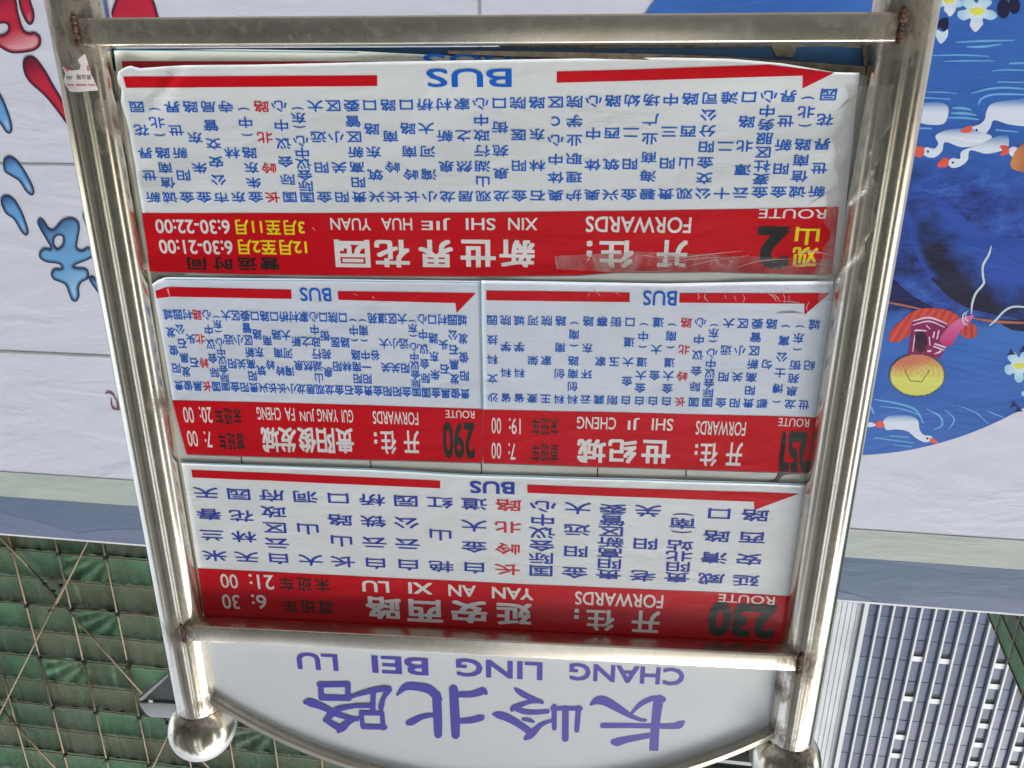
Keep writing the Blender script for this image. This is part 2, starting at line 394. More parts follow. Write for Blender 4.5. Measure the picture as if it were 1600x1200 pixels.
# hand-drawn clerical-style characters on the board, traced stroke by stroke
ZX = lambda x: 460 + x / 2.5
ZY = lambda y: 1040 + y / 2.5
STROKES = {
 '长': [[(1247,298,14),(1262,298,18),(1300,288,15),(1390,272,12)], [(1403,327,17),(1404,322,20),(1410,230,19),(1422,140,21),(1436,130,14)],
       [(1440,132,13),(1400,128,12),(1350,152,11),(1312,192,5)], [(1204,234,12),(1300,234,11),(1400,236,11),(1478,236,13),(1505,230,16),(1520,220,7)],
       [(1157,152,5),(1178,138,16),(1210,137,20),(1262,165,17),(1312,195,11),(1350,211,8),(1371,213,7)]],
 '岭': [[(1015,244,11),(1015,160,12)], [(1008,167,10),(1118,167,10)], [(1110,165,12),(1103,252,11)], [(1059,168,14),(1058,284,15)],
       [(778,190,6),(795,192,15),(830,202,17),(880,230,15),(925,262,15)], [(903,284,9),(925,268,16),(965,230,10),(1012,213,6)], [(893,209,6),(915,212,9),(934,219,6)],
       [(862,90,5),(875,100,11),(905,118,12),(968,143,8)], [(965,140,8),(920,142,8),(862,162,12),(850,172,9)], [(862,166,11),(900,180,11),(950,182,10),(990,178,9)]],
 '北': [[(630,270,18),(628,200,20),(622,92,19)], [(622,112,12),(690,112,13),(735,100,16),(748,106,9)], [(630,217,10),(690,213,13),(730,203,13),(737,200,8)],
       [(562,268,17),(560,200,19),(556,115,19)], [(563,130,17),(530,94,19),(480,82,17),(435,83,15),(402,114,4)], [(444,224,10),(460,219,14),(500,200,11),(548,192,8)]],
 '路': [[(99,74,12),(210,72,12)], [(210,72,12),(210,128,12)], [(214,127,12),(106,124,13)], [(106,124,12),(104,72,12)],
       [(42,143,8),(62,143,17),(110,160,14),(170,190,12),(245,210,8)], [(120,214,8),(140,195,14),(175,168,12),(250,156,8)], [(120,212,8),(150,228,13),(180,245,14)], [(172,256,8),(190,240,16),(215,218,12),(250,204,6)],
       [(262,184,10),(345,186,9)], [(343,184,10),(348,243,10)], [(355,240,10),(268,238,10)], [(268,238,10),(262,184,10)],
       [(310,96,11),(306,182,12)], [(226,120,7),(280,103,10),(345,90,12),(372,92,12)], [(368,98,11),(350,125,9),(340,160,12),(340,166,10)], [(242,156,9),(306,156,9)]],
}
def spline(pts, n=6):
    out = []
    P_ = [pts[0]] + list(pts) + [pts[-1]]
    for i in range(1, len(P_) - 2):
        for k in range(n):
            t = k / n; r = []
            for d in range(len(pts[0])):
                a, b, c, e = P_[i - 1][d], P_[i][d], P_[i + 1][d], P_[i + 2][d]
                r.append(0.5 * (2 * b + (c - a) * t + (2 * a - 5 * b + 4 * c - e) * t * t + (3 * b - a - 3 * c + e) * t ** 3))
            out.append(tuple(r))
    out.append(tuple(pts[-1])); return out
def stroke_outline(pts, capn=6):
    pts = spline(pts) if len(pts) > 2 else [tuple(a + (b - a) * k / 4 for a, b in zip(pts[0], pts[1])) for k in range(5)]
    L, R2 = [], []
    for i, (x, y, w) in enumerate(pts):
        a = pts[max(0, i - 1)]; b = pts[min(len(pts) - 1, i + 1)]
        dx, dy = b[0] - a[0], b[1] - a[1]; l = math.hypot(dx, dy) or 1; nx, ny = -dy / l, dx / l
        w = max(1.5, w) * .92
        L.append((x + nx * w, y + ny * w)); R2.append((x - nx * w, y - ny * w))
    def capp(c, f, w):   # rounded end
        a0 = math.atan2(f[1] - c[1], f[0] - c[0]); return [(c[0] + w * .55 * math.cos(a0) * 0 + w * math.cos(a0 - math.pi * k / capn), c[1] + w * math.sin(a0 - math.pi * k / capn)) for k in range(1, capn)]
    e = pts[-1]; s0 = pts[0]
    return L + capp(e, L[-1], max(1.5, e[2]) * .92) + R2[::-1] + capp(s0, R2[0], max(1.5, s0[2]) * .92)
YB = -.0036
cnt = 0
for ch, sts in STROKES.items():
    mb = MB()
    for st in sts:
        cnt += 1
        poly = stroke_outline(st)
        y = YB - .00006 * cnt / 2
        pts = [F0.at(ZX(x), ZY(yy), YB) for x, yy in poly]
        r = delaunay_2d_cdt([Vector(p) for p in pts], [], [list(range(len(pts)))], 1, 1e-7)
        mb.add([(p.x, y, p.y) for p in r[0]], r[2])
    mb.build('character', P_PURPLE, board)

def put_text(mb, s, F, cx, cy, wpx, hpx, y, bold=0.0, char=False, shear=0.0, lift=None, slope=0.0):
    """string centred on a picture point of the plane y, wpx x hpx picture pixels large"""
    x0, z0 = F.at(cx, cy, y)
    W = abs(F.at(cx - wpx / 2, cy, y)[0] - F.at(cx + wpx / 2, cy, y)[0]); H = abs(F.at(cx, cy + hpx / 2, y)[1] - F.at(cx, cy - hpx / 2, y)[1])
    vs_, fs = unit_char(s, bold) if char else unit_str(s, bold)
    b_ = bbox(glyph_mesh(s, 0)[0]); bu = min(.12, bold * .88 / (b_[2] - b_[0])); bv = min(.12, bold * .88 / (b_[3] - b_[1]))
    for k, (sx, sy) in enumerate(bold_layers(bold)):
        out = []
        for u, v in vs_:
            u = u * (1 - 2 * bu) + sx * bu; v = v * (1 - 2 * bv) + sy * bv
            X = x0 + u * W + v * H * shear; Z_ = z0 + v * H + u * W * slope
            out.append((X, y + (lift(X, Z_) if lift else 0.0) - k * 2.5e-5, Z_))
        mb.add(out, fs)

for s, cx, cy, w, h in (('CHANG', 979, 1054, 180, 27), ('LING', 780, 1046, 135, 28), ('BEI', 625, 1040, 88, 27), ('LU', 496, 1034, 64, 26)):
    m_ = MB(); put_text(m_, s, F0, cx, cy, w, h, YB - .0003, 0.022); m_.build('lettering', P_PURPLE, board)

# backing panel behind the timetable sheets
panel = MB().box(-.4195, .4185, -.0015, .006, 1.5480, 2.2885).build('panel', P_PANEL, root)
MB().box(-.4190, .4180, .0030, .0062, 1.5241, 1.5475).build('blue_backing', M_BLUEBACK, panel)
def quadpoly(pts_px, y, th, F=F0):
    """flat polygon with thickness th (towards the street) from picture points on plane y"""
    p = [F.at(a, b, y) for a, b in pts_px]; n = len(p)
    r = delaunay_2d_cdt([Vector(q) for q in p], [], [list(range(n))], 1, 1e-7)
    mb = MB(); mb.add([(q.x, y - th, q.y) for q in r[0]], r[2])
    n0 = len(mb.v); mb.v += [(q[0], y - th, q[1]) for q in p] + [(q[0], y, q[1]) for q in p]
    mb.f += [(n0 + i, n0 + (i + 1) % n, n0 + n + (i + 1) % n, n0 + n + i) for i in range(n)]
    return mb
quadpoly([(780, 66), (1000, 68), (1352, 66), (1352, 76), (1300, 72), (1245, 73), (1238, 90), (1212, 88), (1205, 72), (1160, 74), (1030, 75), (940, 76), (780, 73)], .0028, .0016).build('glue_residue', M_RESIDUE, panel)
quadpoly([(1346, 70), (1358, 70), (1362, 116), (1349, 112)], .0026, .004).build('frame_edge', M_BACKEDGE, panel)
# peeling brown foam edge (strip curving away from the board)
def ribbon(px_top, px_bot, y, yc, name, mat, parent, th=.0015, n=30):
    A = spline([(*p,) for p in px_top], n // (len(px_top) - 1)); B_ = spline([(*p,) for p in px_bot], n // (len(px_bot) - 1))
    k = min(len(A), len(B_)); mb = MB()
    for i in range(k):
        t = i / (k - 1); yy = y - yc * math.sin(math.pi * min(1, t * 1.0)) 
        a = F0.at(*A[i], yy); b = F0.at(*B_[i], yy)
        mb.v += [(a[0], yy, a[1]), (b[0], yy - .001, b[1]), (a[0], yy + th, a[1]), (b[0], yy + th, b[1])]
    for i in range(k - 1):
        o = i * 4; mb.f += [(o, o + 1, o + 5, o + 4), (o + 2, o + 6, o + 7, o + 3), (o, o + 4, o + 6, o + 2), (o + 1, o + 3, o + 7, o + 5)]
    return mb.build(name, mat, parent)
ribbon([(700, 79), (860, 81), (1100, 87), (1260, 97), (1352, 104)], [(700, 84), (860, 90), (1100, 97), (1260, 112), (1350, 117)], -.003, .003, 'peeling_edge', M_BACKEDGE, panel)
# seams of the old film showing between the sheets
for px_ in (376, 578, 752, 935, 1075):
    sm = MB(); a = F0.at(px_, 706, -.0015); b = F0.at(px_ - 1, 745, -.0015)
    sm.box(a[0] - .0007, a[0] + .0007, -.0021, -.0014, a[1], b[1]).build('film_seam', M_DARK, panel)
ribbon([(1186, 752), (1208, 750), (1218, 738), (1228, 736)], [(1190, 756), (1214, 754), (1224, 742), (1250, 740)], -.002, .0, 'film_tear', M_RESIDUE, panel, .0006, 12)
quadpoly([(236, 424), (262, 426), (290, 429), (262, 433), (238, 445)], -.0016, .0008).build('glue_residue', M_RESIDUE, panel)

# ==================================================================  TIMETABLE SHEETS
def coons(top, bot, left, right, nu, nv):
    """four picture-space polylines -> grid; each polyline is resampled evenly"""
    def rs(pl, n):
        L = [0]
        for a, b in zip(pl, pl[1:]): L.append(L[-1] + math.hypot(b[0] - a[0], b[1] - a[1]))
        out = []
        for i in range(n + 1):
            d = L[-1] * i / n; k = 0
            while k < len(L) - 2 and L[k + 1] < d: k += 1
            t = (d - L[k]) / max(1e-9, L[k + 1] - L[k]); a, b = pl[k], pl[k + 1]
            out.append((a[0] + (b[0] - a[0]) * t, a[1] + (b[1] - a[1]) * t))
        return out
    T, B_, L_, R_ = rs(top, nu), rs(bot, nu), rs(left, nv), rs(right, nv); g = []
    for j in range(nv + 1):
        v = j / nv; row = []
        for i in range(nu + 1):
            u = i / nu; p = []
            for d in (0, 1):
                p.append((1 - v) * T[i][d] + v * B_[i][d] + (1 - u) * L_[j][d] + u * R_[j][d]
                         - ((1 - u) * (1 - v) * T[0][d] + u * (1 - v) * T[-1][d] + (1 - u) * v * B_[0][d] + u * v * B_[-1][d]))
            row.append(tuple(p))
        g.append(row)
    return g
class Sheet:
    def __init__(s, name, label, y, disp, cxz, group='bus timetable sheets on the board'):
        s.y = y; s.disp = disp; s.org = (cxz[0], y, cxz[1])
        s.root = empty(name, label, 'timetable', s.org, 0, group)
    def patch(s, name, mat, top, bot, left=None, right=None, nu=90, nv=24, dy=0.0, edge=0.0, label=None):
        left = left or [top[0], bot[0]]; right = right or [top[-1], bot[-1]]
        g = coons(top, bot, left, right, nu, nv); mb = MB()
        for row in g:
            for p in row:
                x, z = F0.at(p[0], p[1], s.y); mb.v.append((x, s.y + s.disp(x, z) - dy, z))
        w = nu + 1
        for j in range(nv):
            for i in range(nu): mb.f.append((j * w + i, j * w + i + 1, (j + 1) * w + i + 1, (j + 1) * w + i))
        if edge:  # paper thickness round the rim
            rim = [i for i in range(w)] + [j * w + nu for j in range(1, nv + 1)] + [nv * w + i for i in range(nu - 1, -1, -1)] + [j * w for j in range(nv - 1, 0, -1)]
            n0 = len(mb.v); mb.v += [(mb.v[k][0], mb.v[k][1] + edge, mb.v[k][2]) for k in rim]; n = len(rim)
            mb.f += [(rim[i], rim[(i + 1) % n], n0 + (i + 1) % n, n0 + i) for i in range(n)]
        return mb.build(name, mat, s.root, smooth=True, org=s.org, label=label)
    def text(s, name, txt, cx, cy, w, h, mat, bold=0.01, shear=0.0, char=False, slope=0.0, dy=0.0004):
        mb = MB(); put_text(mb, txt, F0, cx, cy, w, h, s.y, bold, char, shear, lambda X, Z_: s.disp(X, Z_) - dy, slope)
        return mb.build(name, mat, s.root, org=s.org)
    def poly(s, name, pts, mat, dy=0.0003, nsub=24):
        P_ = []
        for a, b in zip(pts, pts[1:] + pts[:1]):
            k = max(1, int(math.hypot(b[0] - a[0], b[1] - a[1]) / 9))
            P_ += [(a[0] + (b[0] - a[0]) * t / k, a[1] + (b[1] - a[1]) * t / k) for t in range(k)]
        n_ = len(P_); x0, y0, x1, y1 = bbox(P_); yy = y0 + 2.5
        while yy < y1:
            xx = x0 + 3
            while xx < x1:
                if in_poly(xx, yy, P_[:n_]) and edge_d(xx, yy, P_[:n_]) > 2: P_.append((xx, yy))
                xx += 6
            yy += 5
        q = [Vector(F0.at(a, b, s.y)) for a, b in P_]
        r = delaunay_2d_cdt(q, [], [list(range(n_))], 1, 1e-7); mb = MB()
        mb.add([(p.x, s.y + s.disp(p.x, p.y) - dy, p.y) for p in r[0]], r[2])
        return mb.build(name, mat, s.root, org=s.org)
    def stops(s, names, first_r, first_l, last_r, last_l, w, h, bold, mat, hot, last_m=None, first_m=None, tight=()):
        """one column of characters per stop; right column first"""
        n = len(names)
        def row(a, b, m, t):
            if m is None:
                pa = F0.at(*a, s.y); pb = F0.at(*b, s.y); return pa[0] + (pb[0] - pa[0]) * t, pa[1] + (pb[1] - pa[1]) * t
            pa, pm, pb = F0.at(*a, s.y), F0.at(*m, s.y), F0.at(*b, s.y)
            tm = (pm[0] - pa[0]) / (pb[0] - pa[0]); x = pa[0] + (pb[0] - pa[0]) * t
            c = (pm[1] - (pa[1] + (pb[1] - pa[1]) * tm)) / (tm * (1 - tm)); return x, pa[1] + (pb[1] - pa[1]) * t + c * t * (1 - t)
        cx, cz = F0.at((first_r[0] + first_l[0]) / 2, (first_r[1] + last_r[1]) / 2, s.y)
        W = abs(F0.at((first_r[0] + first_l[0]) / 2 + w / 2, (first_r[1] + last_r[1]) / 2, s.y)[0] - F0.at((first_r[0] + first_l[0]) / 2 - w / 2, (first_r[1] + last_r[1]) / 2, s.y)[0])
        cyy = (first_r[1] + last_r[1]) / 2; H = abs(F0.at(800, cyy + h / 2, s.y)[1] - F0.at(800, cyy - h / 2, s.y)[1])
        for i, nme in enumerate(names):
            t = i / (n - 1); a = row(first_r, first_l, first_m, t); b = row(last_r, last_l, last_m, t); mb = MB()
            k = len(nme)
            for j, ch in enumerate(nme):
                q = j / max(1, k - 1)
                x = a[0] + (b[0] - a[0]) * q; z = a[1] + (b[1] - a[1]) * q
                if ch in '()':   # bracket lying across the column
                    g, fs = glyph_mesh('(', bold); bx = bbox(g); sg = 1 if ch == '(' else -1
                    pts = [(-(v - (bx[1] + bx[3]) / 2) / (bx[3] - bx[1]) * .85, -(u - (bx[0] + bx[2]) / 2) / (bx[2] - bx[0]) * .20 * sg) for u, v in g]
                    off = (-.25 if ch == '(' else .25)
                    pts = [(u, v + off) for u, v in pts]
                else:
                    pts, fs = unit_char(ch, bold)
                hh = H
                if k > 1: hh = min(H, .90 * math.hypot(b[0] - a[0], b[1] - a[1]) / (k - 1))
                for kk, (sx, sy) in enumerate(bold_layers(bold)):
                    out = []
                    for u, v in pts:
                        X, Z_ = x + (u * (1 - 1.6 * bold) + sx * bold * .88) * W, z + (v * (1 - 1.6 * bold) + sy * bold * .88) * hh
                        out.append((X, s.y + s.disp(X, Z_) - .0003 - kk * 2.5e-5, Z_))
                    mb.add(out, fs)
            mb.build('stop_name', hot if nme == '长岭北路' else mat, s.root, org=s.org)

def gs(x, c, w): return math.exp(-((x - c) / w) ** 2)
def wav(x, z, a=.0006): return a * (math.sin(x * 37 + z * 21) + .7 * math.sin(x * 19 - z * 47 + 1.3) + .5 * math.sin(x * 61 + z * 33 + 4))

# --- sheet of route 2 (top of picture) over an older sheet
def d_old(x, z): return 0.0
old = Sheet('timetable_sheet', 'older aged sheet with red bar peeking out under the route 2 sheet', -.0030, d_old, (0.06, 1.56))
old.patch('paper', P_WHITEG, [(178, 79), (370, 77), (560, 80), (720, 88), (940, 94)], [(186, 150), (560, 150), (940, 150)], nu=40, nv=6, edge=.0008)
old.patch('red_bar', P_REDOLD, [(190, 95.5), (590, 96)], [(193, 118), (590, 118)], nu=20, nv=2, dy=.0002)
old.patch('blue_line', P_CYAN, [(182, 77.5), (370, 79.5), (560, 82)], [(182, 79), (370, 81), (560, 83.3)], nu=20, nv=1, dy=.0002)
old.text('lettering', 'BUS', 730, 96, 138, 23, P_BLUE, .012, dy=.0005)
def d2(x, z):
    d = wav(x, z, .00035)
    d -= .0035 * gs(z, 1.552, .022) * (0.35 + .65 * gs(x, -.36, .14) + .5 * gs(x, .41, .05))       # lower edge lifts
    d -= .0030 * gs(z, 1.778, .013) * (gs(x, -.25, .16) + .3)                                       # upper edge bulges over the band
    d -= .0022 * gs(x + (z - 1.55) * .5, .385, .012) * gs(z, 1.56, .05)                               # fold at the torn corner
    d -= .0018 * gs(x - (z - 1.57) * .9, .36, .008) * gs(z, 1.57, .035)
    d -= .0008 * math.sin(x * 95 + z * 60) * gs(z, 1.765, .018) * gs(x, -.32, .09) + .0006 * math.sin(x * 60 - z * 120) * gs(x, -.39, .02) + .0007 * math.sin(z * 130 + x * 70) * gs(x, .40, .02)
    return max(d, -.008)
r2 = Sheet('timetable_sheet', 'large creased sheet for route 2 with yellow 观山 and a torn corner, lowest on the board', -.0058, d2, (0, 1.66))
r2.patch('paper', P_WHITE,
         [(187, 113), (196, 106), (207, 103), (222, 107), (255, 104), (292, 102), (400, 101), (580, 97), (720, 94.5), (935, 91), (1040, 90), (1140, 92), (1220, 99), (1302, 113), (1341, 114)],
         [(235, 426), (400, 430), (560, 432), (750, 433), (900, 431), (960, 426.5), (1115, 425.5), (1250, 429), (1312, 430)],
         [(187, 113), (185, 125), (192, 140), (190, 160), (203, 210), (212, 268), (222, 332), (235, 426)], [(1341, 114), (1334, 200), (1324, 300), (1312, 430)], nu=150, nv=60, edge=.0008)
r2.patch('red_band', P_RED, [(222, 333), (480, 333), (740, 332), (1000, 329), (1200, 326), (1311, 323)],
         [(234.5, 424), (400, 428.5), (560, 430.5), (750, 431.5), (900, 429.5), (960, 425), (1115, 424), (1250, 428), (1300, 428)], nu=150, nv=24, dy=.0003)
r2.poly('red_bar', [(195, 120), (400, 119), (590, 118), (590, 134.5), (400, 136), (199, 137.5)], P_RED)
r2.poly('red_arrow', [(870, 112), (1000, 108.5), (1140, 103.5), (1200, 101.5), (1302, 114), (1253, 138.5), (1253, 118.5), (1000, 126), (870, 129.5)], P_RED)
r2.text('lettering', 'BUS', 733, 122, 133, 29, P_BLUE, .012)
N2 = '新世界花园 诚信南路(北) 金阳新世界 金麦社区服务中心 云潭北路口 十二滩 公交金阳分公司 观山西路 贵阳三中 碧海商业广场 金阳二幼 兴筑西路 奥体中心 护理职业学院 奥体中心C区 石林东路 金阳医院 龙泉苑街口 观山湖行政中心 居然之家 龙泉新村 小湾河大桥 长岭南路口 长岭南路 兴筑东路口 贵阳高新区管委 阳关小区 金阳远大 国际会议中心(东) 国际会议中心 长岭北路 金朱东路(中) 东林寺 市公安交管局 金朱东路 金阳新世界 诚信南路(北) 新世界花园'.split()
r2.stops(N2, (1276, 299), (240, 308), (1294, 148), (215, 167), 22.5, 17, .016, P_BLUE, P_REDTXT, last_m=(806, 161), first_m=(810, 306))
r2.text('route_number', '2', 1208, 387, 51, 66, P_BLACK, .035, shear=-.05)
r2.text('lettering', '观', 1257, 401, 40, 31, P_YELLOW, .022)
r2.text('lettering', '山', 1261, 369, 38, 28, P_YELLOW, .022)
r2.text('lettering', 'ROUTE', 1238, 334, 106, 15, P_WTXT, .006)
r2.text('lettering', 'FORWARDS', 997, 351, 165, 25, P_WTXT, .014)
r2.text('destination', '开', 1050, 396, 48, 42, P_WTXT, .030)
r2.text('destination', '往', 963, 397, 54, 43, P_WTXT, .030)
r2.text('destination', ':', 921, 388, 9, 24, P_WTXT, .04)
for ch, cx in zip('新世界花园', (808, 747, 681, 613, 551)): r2.text('destination', ch, cx, 396, 55, 43, P_WTXT, .030)
for s_, cx, w in (('XIN', 817, 46), ('SHI', 751, 46), ('JIE', 681, 46), ('HUA', 620, 48), ('YUAN', 548, 63)): r2.text('lettering', s_, cx, 350, w, 19, P_WTXT, .012)
for ch, cx in zip('营运时间', (422, 387, 349, 308)): r2.text('lettering', ch, cx, 412 + (422 - cx) * -.0, 30, 20, P_BLACK, .030)
r2.text('lettering', '12月至2月', 426, 386, 107, 23, P_YELLOW, .020)
r2.text('lettering', '3月至11月', 422, 355, 108, 23, P_YELLOW, .020)
r2.text('opening_time', '6:30-21:00', 306, 386, 115, 22, P_WTXT, .018)
r2.text('opening_time', '6:30-22:00', 301, 354, 116, 22, P_WTXT, .018)

# --- sheet of route 290
def d290(x, z):
    d = wav(x, z, .00025) - .0012 * gs(z, 2.028, .012) * gs(x, .15, .25)
    d -= .0016 * gs(x - (z - 1.79) * .25, .405, .007) * gs(z, 1.80, .05)
    d -= .002 * gs(x, .415, .010) * gs(z, 2.0, .05)
    return d
r290 = Sheet('timetable_sheet', 'narrow sheet for route 290 with a folded corner, left of the pair sharing a row', -.0032, d290, (0.205, 1.91))
r290.patch('paper', P_WHITE2, [(238, 444), (246, 438), (258, 433), (500, 436), (751, 439)], [(292, 711), (578, 719), (754, 724)], [(238, 444), (270, 625), (292, 711)], [(751, 439), (754.5, 638), (754, 724)], nu=80, nv=44, edge=.0006)
r290.patch('red_band', P_RED, [(270, 625), (500, 631), (755, 639)], [(292, 709.5), (578, 717.5), (754, 722.5)], nu=80, nv=16, dy=.0003)
r290.poly('red_bar', [(244, 454), (256, 450), (267, 448.5), (455, 452.5), (456, 467), (267, 463.5), (246, 466)], P_RED)
r290.poly('red_arrow', [(527.5, 455), (650, 456.5), (743.5, 458), (713.5, 489), (711.5, 473.5), (529, 468.5)], P_RED)
r290.poly('cyan_line', [(750, 438.5), (751.5, 438.5), (756, 640), (754.2, 640)], P_CYAN, .0004)
r290.poly('cyan_line', [(258, 436.5), (500, 438.5), (750, 441.5), (750, 442.4), (500, 439.4), (258, 437.4)], P_CYAN, .0004)
r290.text('lettering', 'BUS', 493, 460.5, 49, 21, P_BLUE, .010)
N290 = '贵阳俊发城 俊发黑石公园 黑石头村 金朱东路口 国际会议中心 国际会议中心(东) 金阳远大 阳关小区 阳关大道 金谷苑 贵阳一中(南) 金阳南路(中) 石林路口 金阳医院 龙泉苑街口 观山湖行政中心 居然之家 龙泉新村 小湾河大桥 长岭南路口 长岭南路 兴筑东路口 贵阳高新区管委 阳关小区 金阳远大 国际会议中心(东) 国际会议中心 长岭北路 黑石头村 俊发黑石公园 贵阳俊发城'.split()
r290.stops(N290, (727, 615), (280, 602), (722.5, 500), (263, 491), 13.2, 15.5, .020, P_BLUE, P_REDTXT)
r290.text('route_number', '290', 717, 688, 50, 57, P_BLACK, .030)
r290.text('lettering', 'ROUTE', 719, 647, 45, 12, P_WTXT, .004)
r290.text('lettering', 'FORWARDS', 618, 653, 71, 20, P_WTXT, .010)
r290.text('destination', '开', 643, 690, 24, 35, P_WTXT, .022)
r290.text('destination', '往', 607, 691, 24, 36, P_WTXT, .022)
r290.text('destination', ':', 587, 684, 5, 18, P_WTXT, .04)
for ch, cx in zip('贵阳俊发城', (539, 509, 480, 450, 423)): r290.text('destination', ch, cx, 688 - (539 - cx) * .01, 28, 39, P_WTXT, .026)
for s_, cx, w in (('GUI', 543, 18), ('YANG', 512, 32), ('JUN', 480, 23), ('FA', 453, 15), ('CHENG', 420, 37)): r290.text('lettering', s_, cx, 650 - (543 - cx) * .03, w, 20, P_WTXT, .012)
for row_, cy in (('首班车', 690), ('末班车', 651)):
    for k, ch in enumerate(row_): r290.text('lettering', ch, (376 if cy > 680 else 371) - 14 * k, cy - k * .3, 12.5, 27, P_BLACK, .020)
r290.text('opening_time', '7:', 325.5, 686, 11, 25, P_WTXT, .008)
r290.text('opening_time', '00', 301, 685, 16, 25, P_WTXT, .006)
r290.text('opening_time', '20:', 322, 648, 19, 25, P_WTXT, .008)
r290.text('opening_time', '00', 295, 648, 16, 25, P_WTXT, .006)

# --- sheet of route 257
def d257(x, z): return wav(x + .3, z, .00028) - .0010 * gs(z, 2.026, .012) - .0022 * gs(x, -.425, .010) * gs(z, 1.98, .06)
r257 = Sheet('timetable_sheet', 'narrow sheet for route 257 with a scratched bar, right of the pair sharing a row', -.0033, d257, (-0.21, 1.91))
r257.patch('paper', P_WHITE2, [(752, 438), (1040, 443), (1190, 440), (1302, 439)], [(755, 724), (1000, 732), (1259, 740)], [(752, 438), (755, 640), (755, 724)], [(1302, 439), (1301, 474), (1293, 524), (1276, 651), (1259, 740)], nu=80, nv=44, edge=.0006)
r257.patch('red_band', P_RED, [(755.5, 640), (1000, 645), (1275, 652)], [(755, 722.5), (1000, 730.5), (1259, 738.5)], nu=80, nv=16, dy=.0003)
r257.poly('red_bar', [(760, 454), (880, 455.5), (984, 457), (984, 472), (880, 471), (760, 469)], P_RED)
r257.poly('red_arrow', [(1062, 458), (1180, 458), (1297, 458), (1257, 492), (1257, 474.5), (1061.5, 473)], P_RED)
r257.text('lettering', 'BUS', 1031, 466, 53, 23, P_BLUE, .010)
N257 = '世纪城 龙泉苑街(东) (博士公寓) 都匀路 贵阳高新区管委 阳关小区 金阳远大 国际会议中心(东) 国际会议中心 长岭北路 白金大道(南) 白金大道 白金大道(中) 白金大道口 刚玉街 龚家寨 云环东路 科创南路(南) 科创南路 王家院 麦架河 省科学城 省科学院 沙文科技园'.split()
r257.stops(N257, (1256, 632), (770, 621), (1273, 507), (769, 500), 15.5, 14, .016, P_BLUE, P_REDTXT)
r257.text('route_number', '257', 1239, 706, 48, 64, P_BLACK, .045, shear=-.16, dy=.0004)
r257.text('lettering', 'ROUTE', 1240, 660, 48, 13, P_WTXT, .004)
r257.text('lettering', 'FORWARDS', 1126, 669, 78, 22, P_WTXT, .010)
r257.text('destination', '开', 1147, 709, 25, 36, P_WTXT, .022)
r257.text('destination', '往', 1107, 710, 27, 36, P_WTXT, .022)
r257.text('destination', ':', 1088, 702, 5, 17, P_WTXT, .04)
for ch, cx in zip('世纪城', (1025, 972, 924)): r257.text('destination', ch, cx, 706 - (1025 - cx) * .02, 45, 37, P_WTXT, .030)
for s_, cx, w in (('SHI', 1035, 33), ('JI', 990, 18), ('CHENG', 932, 61)): r257.text('lettering', s_, cx, 663 - (1035 - cx) * .02, w, 19, P_WTXT, .010)
for row_, cy in (('首班车', 708), ('末班车', 667)):
    for k, ch in enumerate(row_): r257.text('lettering', ch, 866 - 14.5 * k, cy - k * .3, 13, 29, P_BLACK, .014)
r257.text('opening_time', '7:', 800, 705, 11, 25, P_WTXT, .006)
r257.text('opening_time', '00', 775.5, 704, 15, 25, P_WTXT, .004)
r257.text('opening_time', '19:', 804.5, 666, 18, 25, P_WTXT, .006)
r257.text('opening_time', '00', 775.5, 665, 15, 25, P_WTXT, .004)

def scratches(sh, mat, items, dy=.0006):
    mb = MB()
    for k, (pts, w) in enumerate(items):
        sp = spline([(*p, w * (.3 if i in (0, len(pts) - 1) else 1)) for i, p in enumerate(pts)]) if len(pts) > 2 else [(*pts[0], w), (*pts[1], w * .4)]
        q = []
        for j, (x, y, ww) in enumerate(sp):
            a, b = sp[max(0, j - 1)], sp[min(len(sp) - 1, j + 1)]; dx, dy_ = b[0] - a[0], b[1] - a[1]; l = math.hypot(dx, dy_) or 1
            for sg in (1, -1):
                X, Z_ = F0.at(x - dy_ / l * ww * sg, y + dx / l * ww * sg, sh.y); q.append((X, sh.y + sh.disp(X, Z_) - dy - 1e-5 * k, Z_))
        mb.add(q, [(2 * j, 2 * j + 1, 2 * j + 3, 2 * j + 2) for j in range(len(sp) - 1)])
    return mb.build('scratches', mat, sh.root, org=sh.org, kind='stuff')
P_SCR = m_print('pale_scratch', (.62, .30, .32, 1), dirt=0); P_SMUDGE = m_print('grey_smudge', (.30, .29, .30, 1), dirt=.3)
scratches(r257, P_SCR, [([(1088, 456), (1092, 463), (1090, 469)], .8), ([(1103, 457), (1101, 465), (1108, 472)], 1.0), ([(1132, 461), (1135, 467)], .7), ([(1147, 462), (1150, 470)], .7), ([(1160, 459), (1163, 466), (1160, 473)], .8),
    ([(1198, 457), (1208, 463), (1213, 471)], 1.2), ([(1205, 457), (1215, 465), (1217, 472)], .9), ([(1222, 456), (1226, 466), (1224, 475)], .7), ([(1232, 462), (1233, 470)], .6), ([(928, 453), (938, 462)], .8), ([(921, 457), (918, 464)], .5), ([(1228, 448), (1234, 455)], .5), ([(1265, 470), (1260, 480), (1262, 486)], .9), ([(960, 456), (968, 461)], .6)])
scratches(r257, P_SMUDGE, [([(1213, 489.5), (1235, 488), (1255, 490)], 1.1), ([(1220, 470), (1236, 471), (1250, 473)], .9), ([(1295, 466), (1300, 472)], .8)])
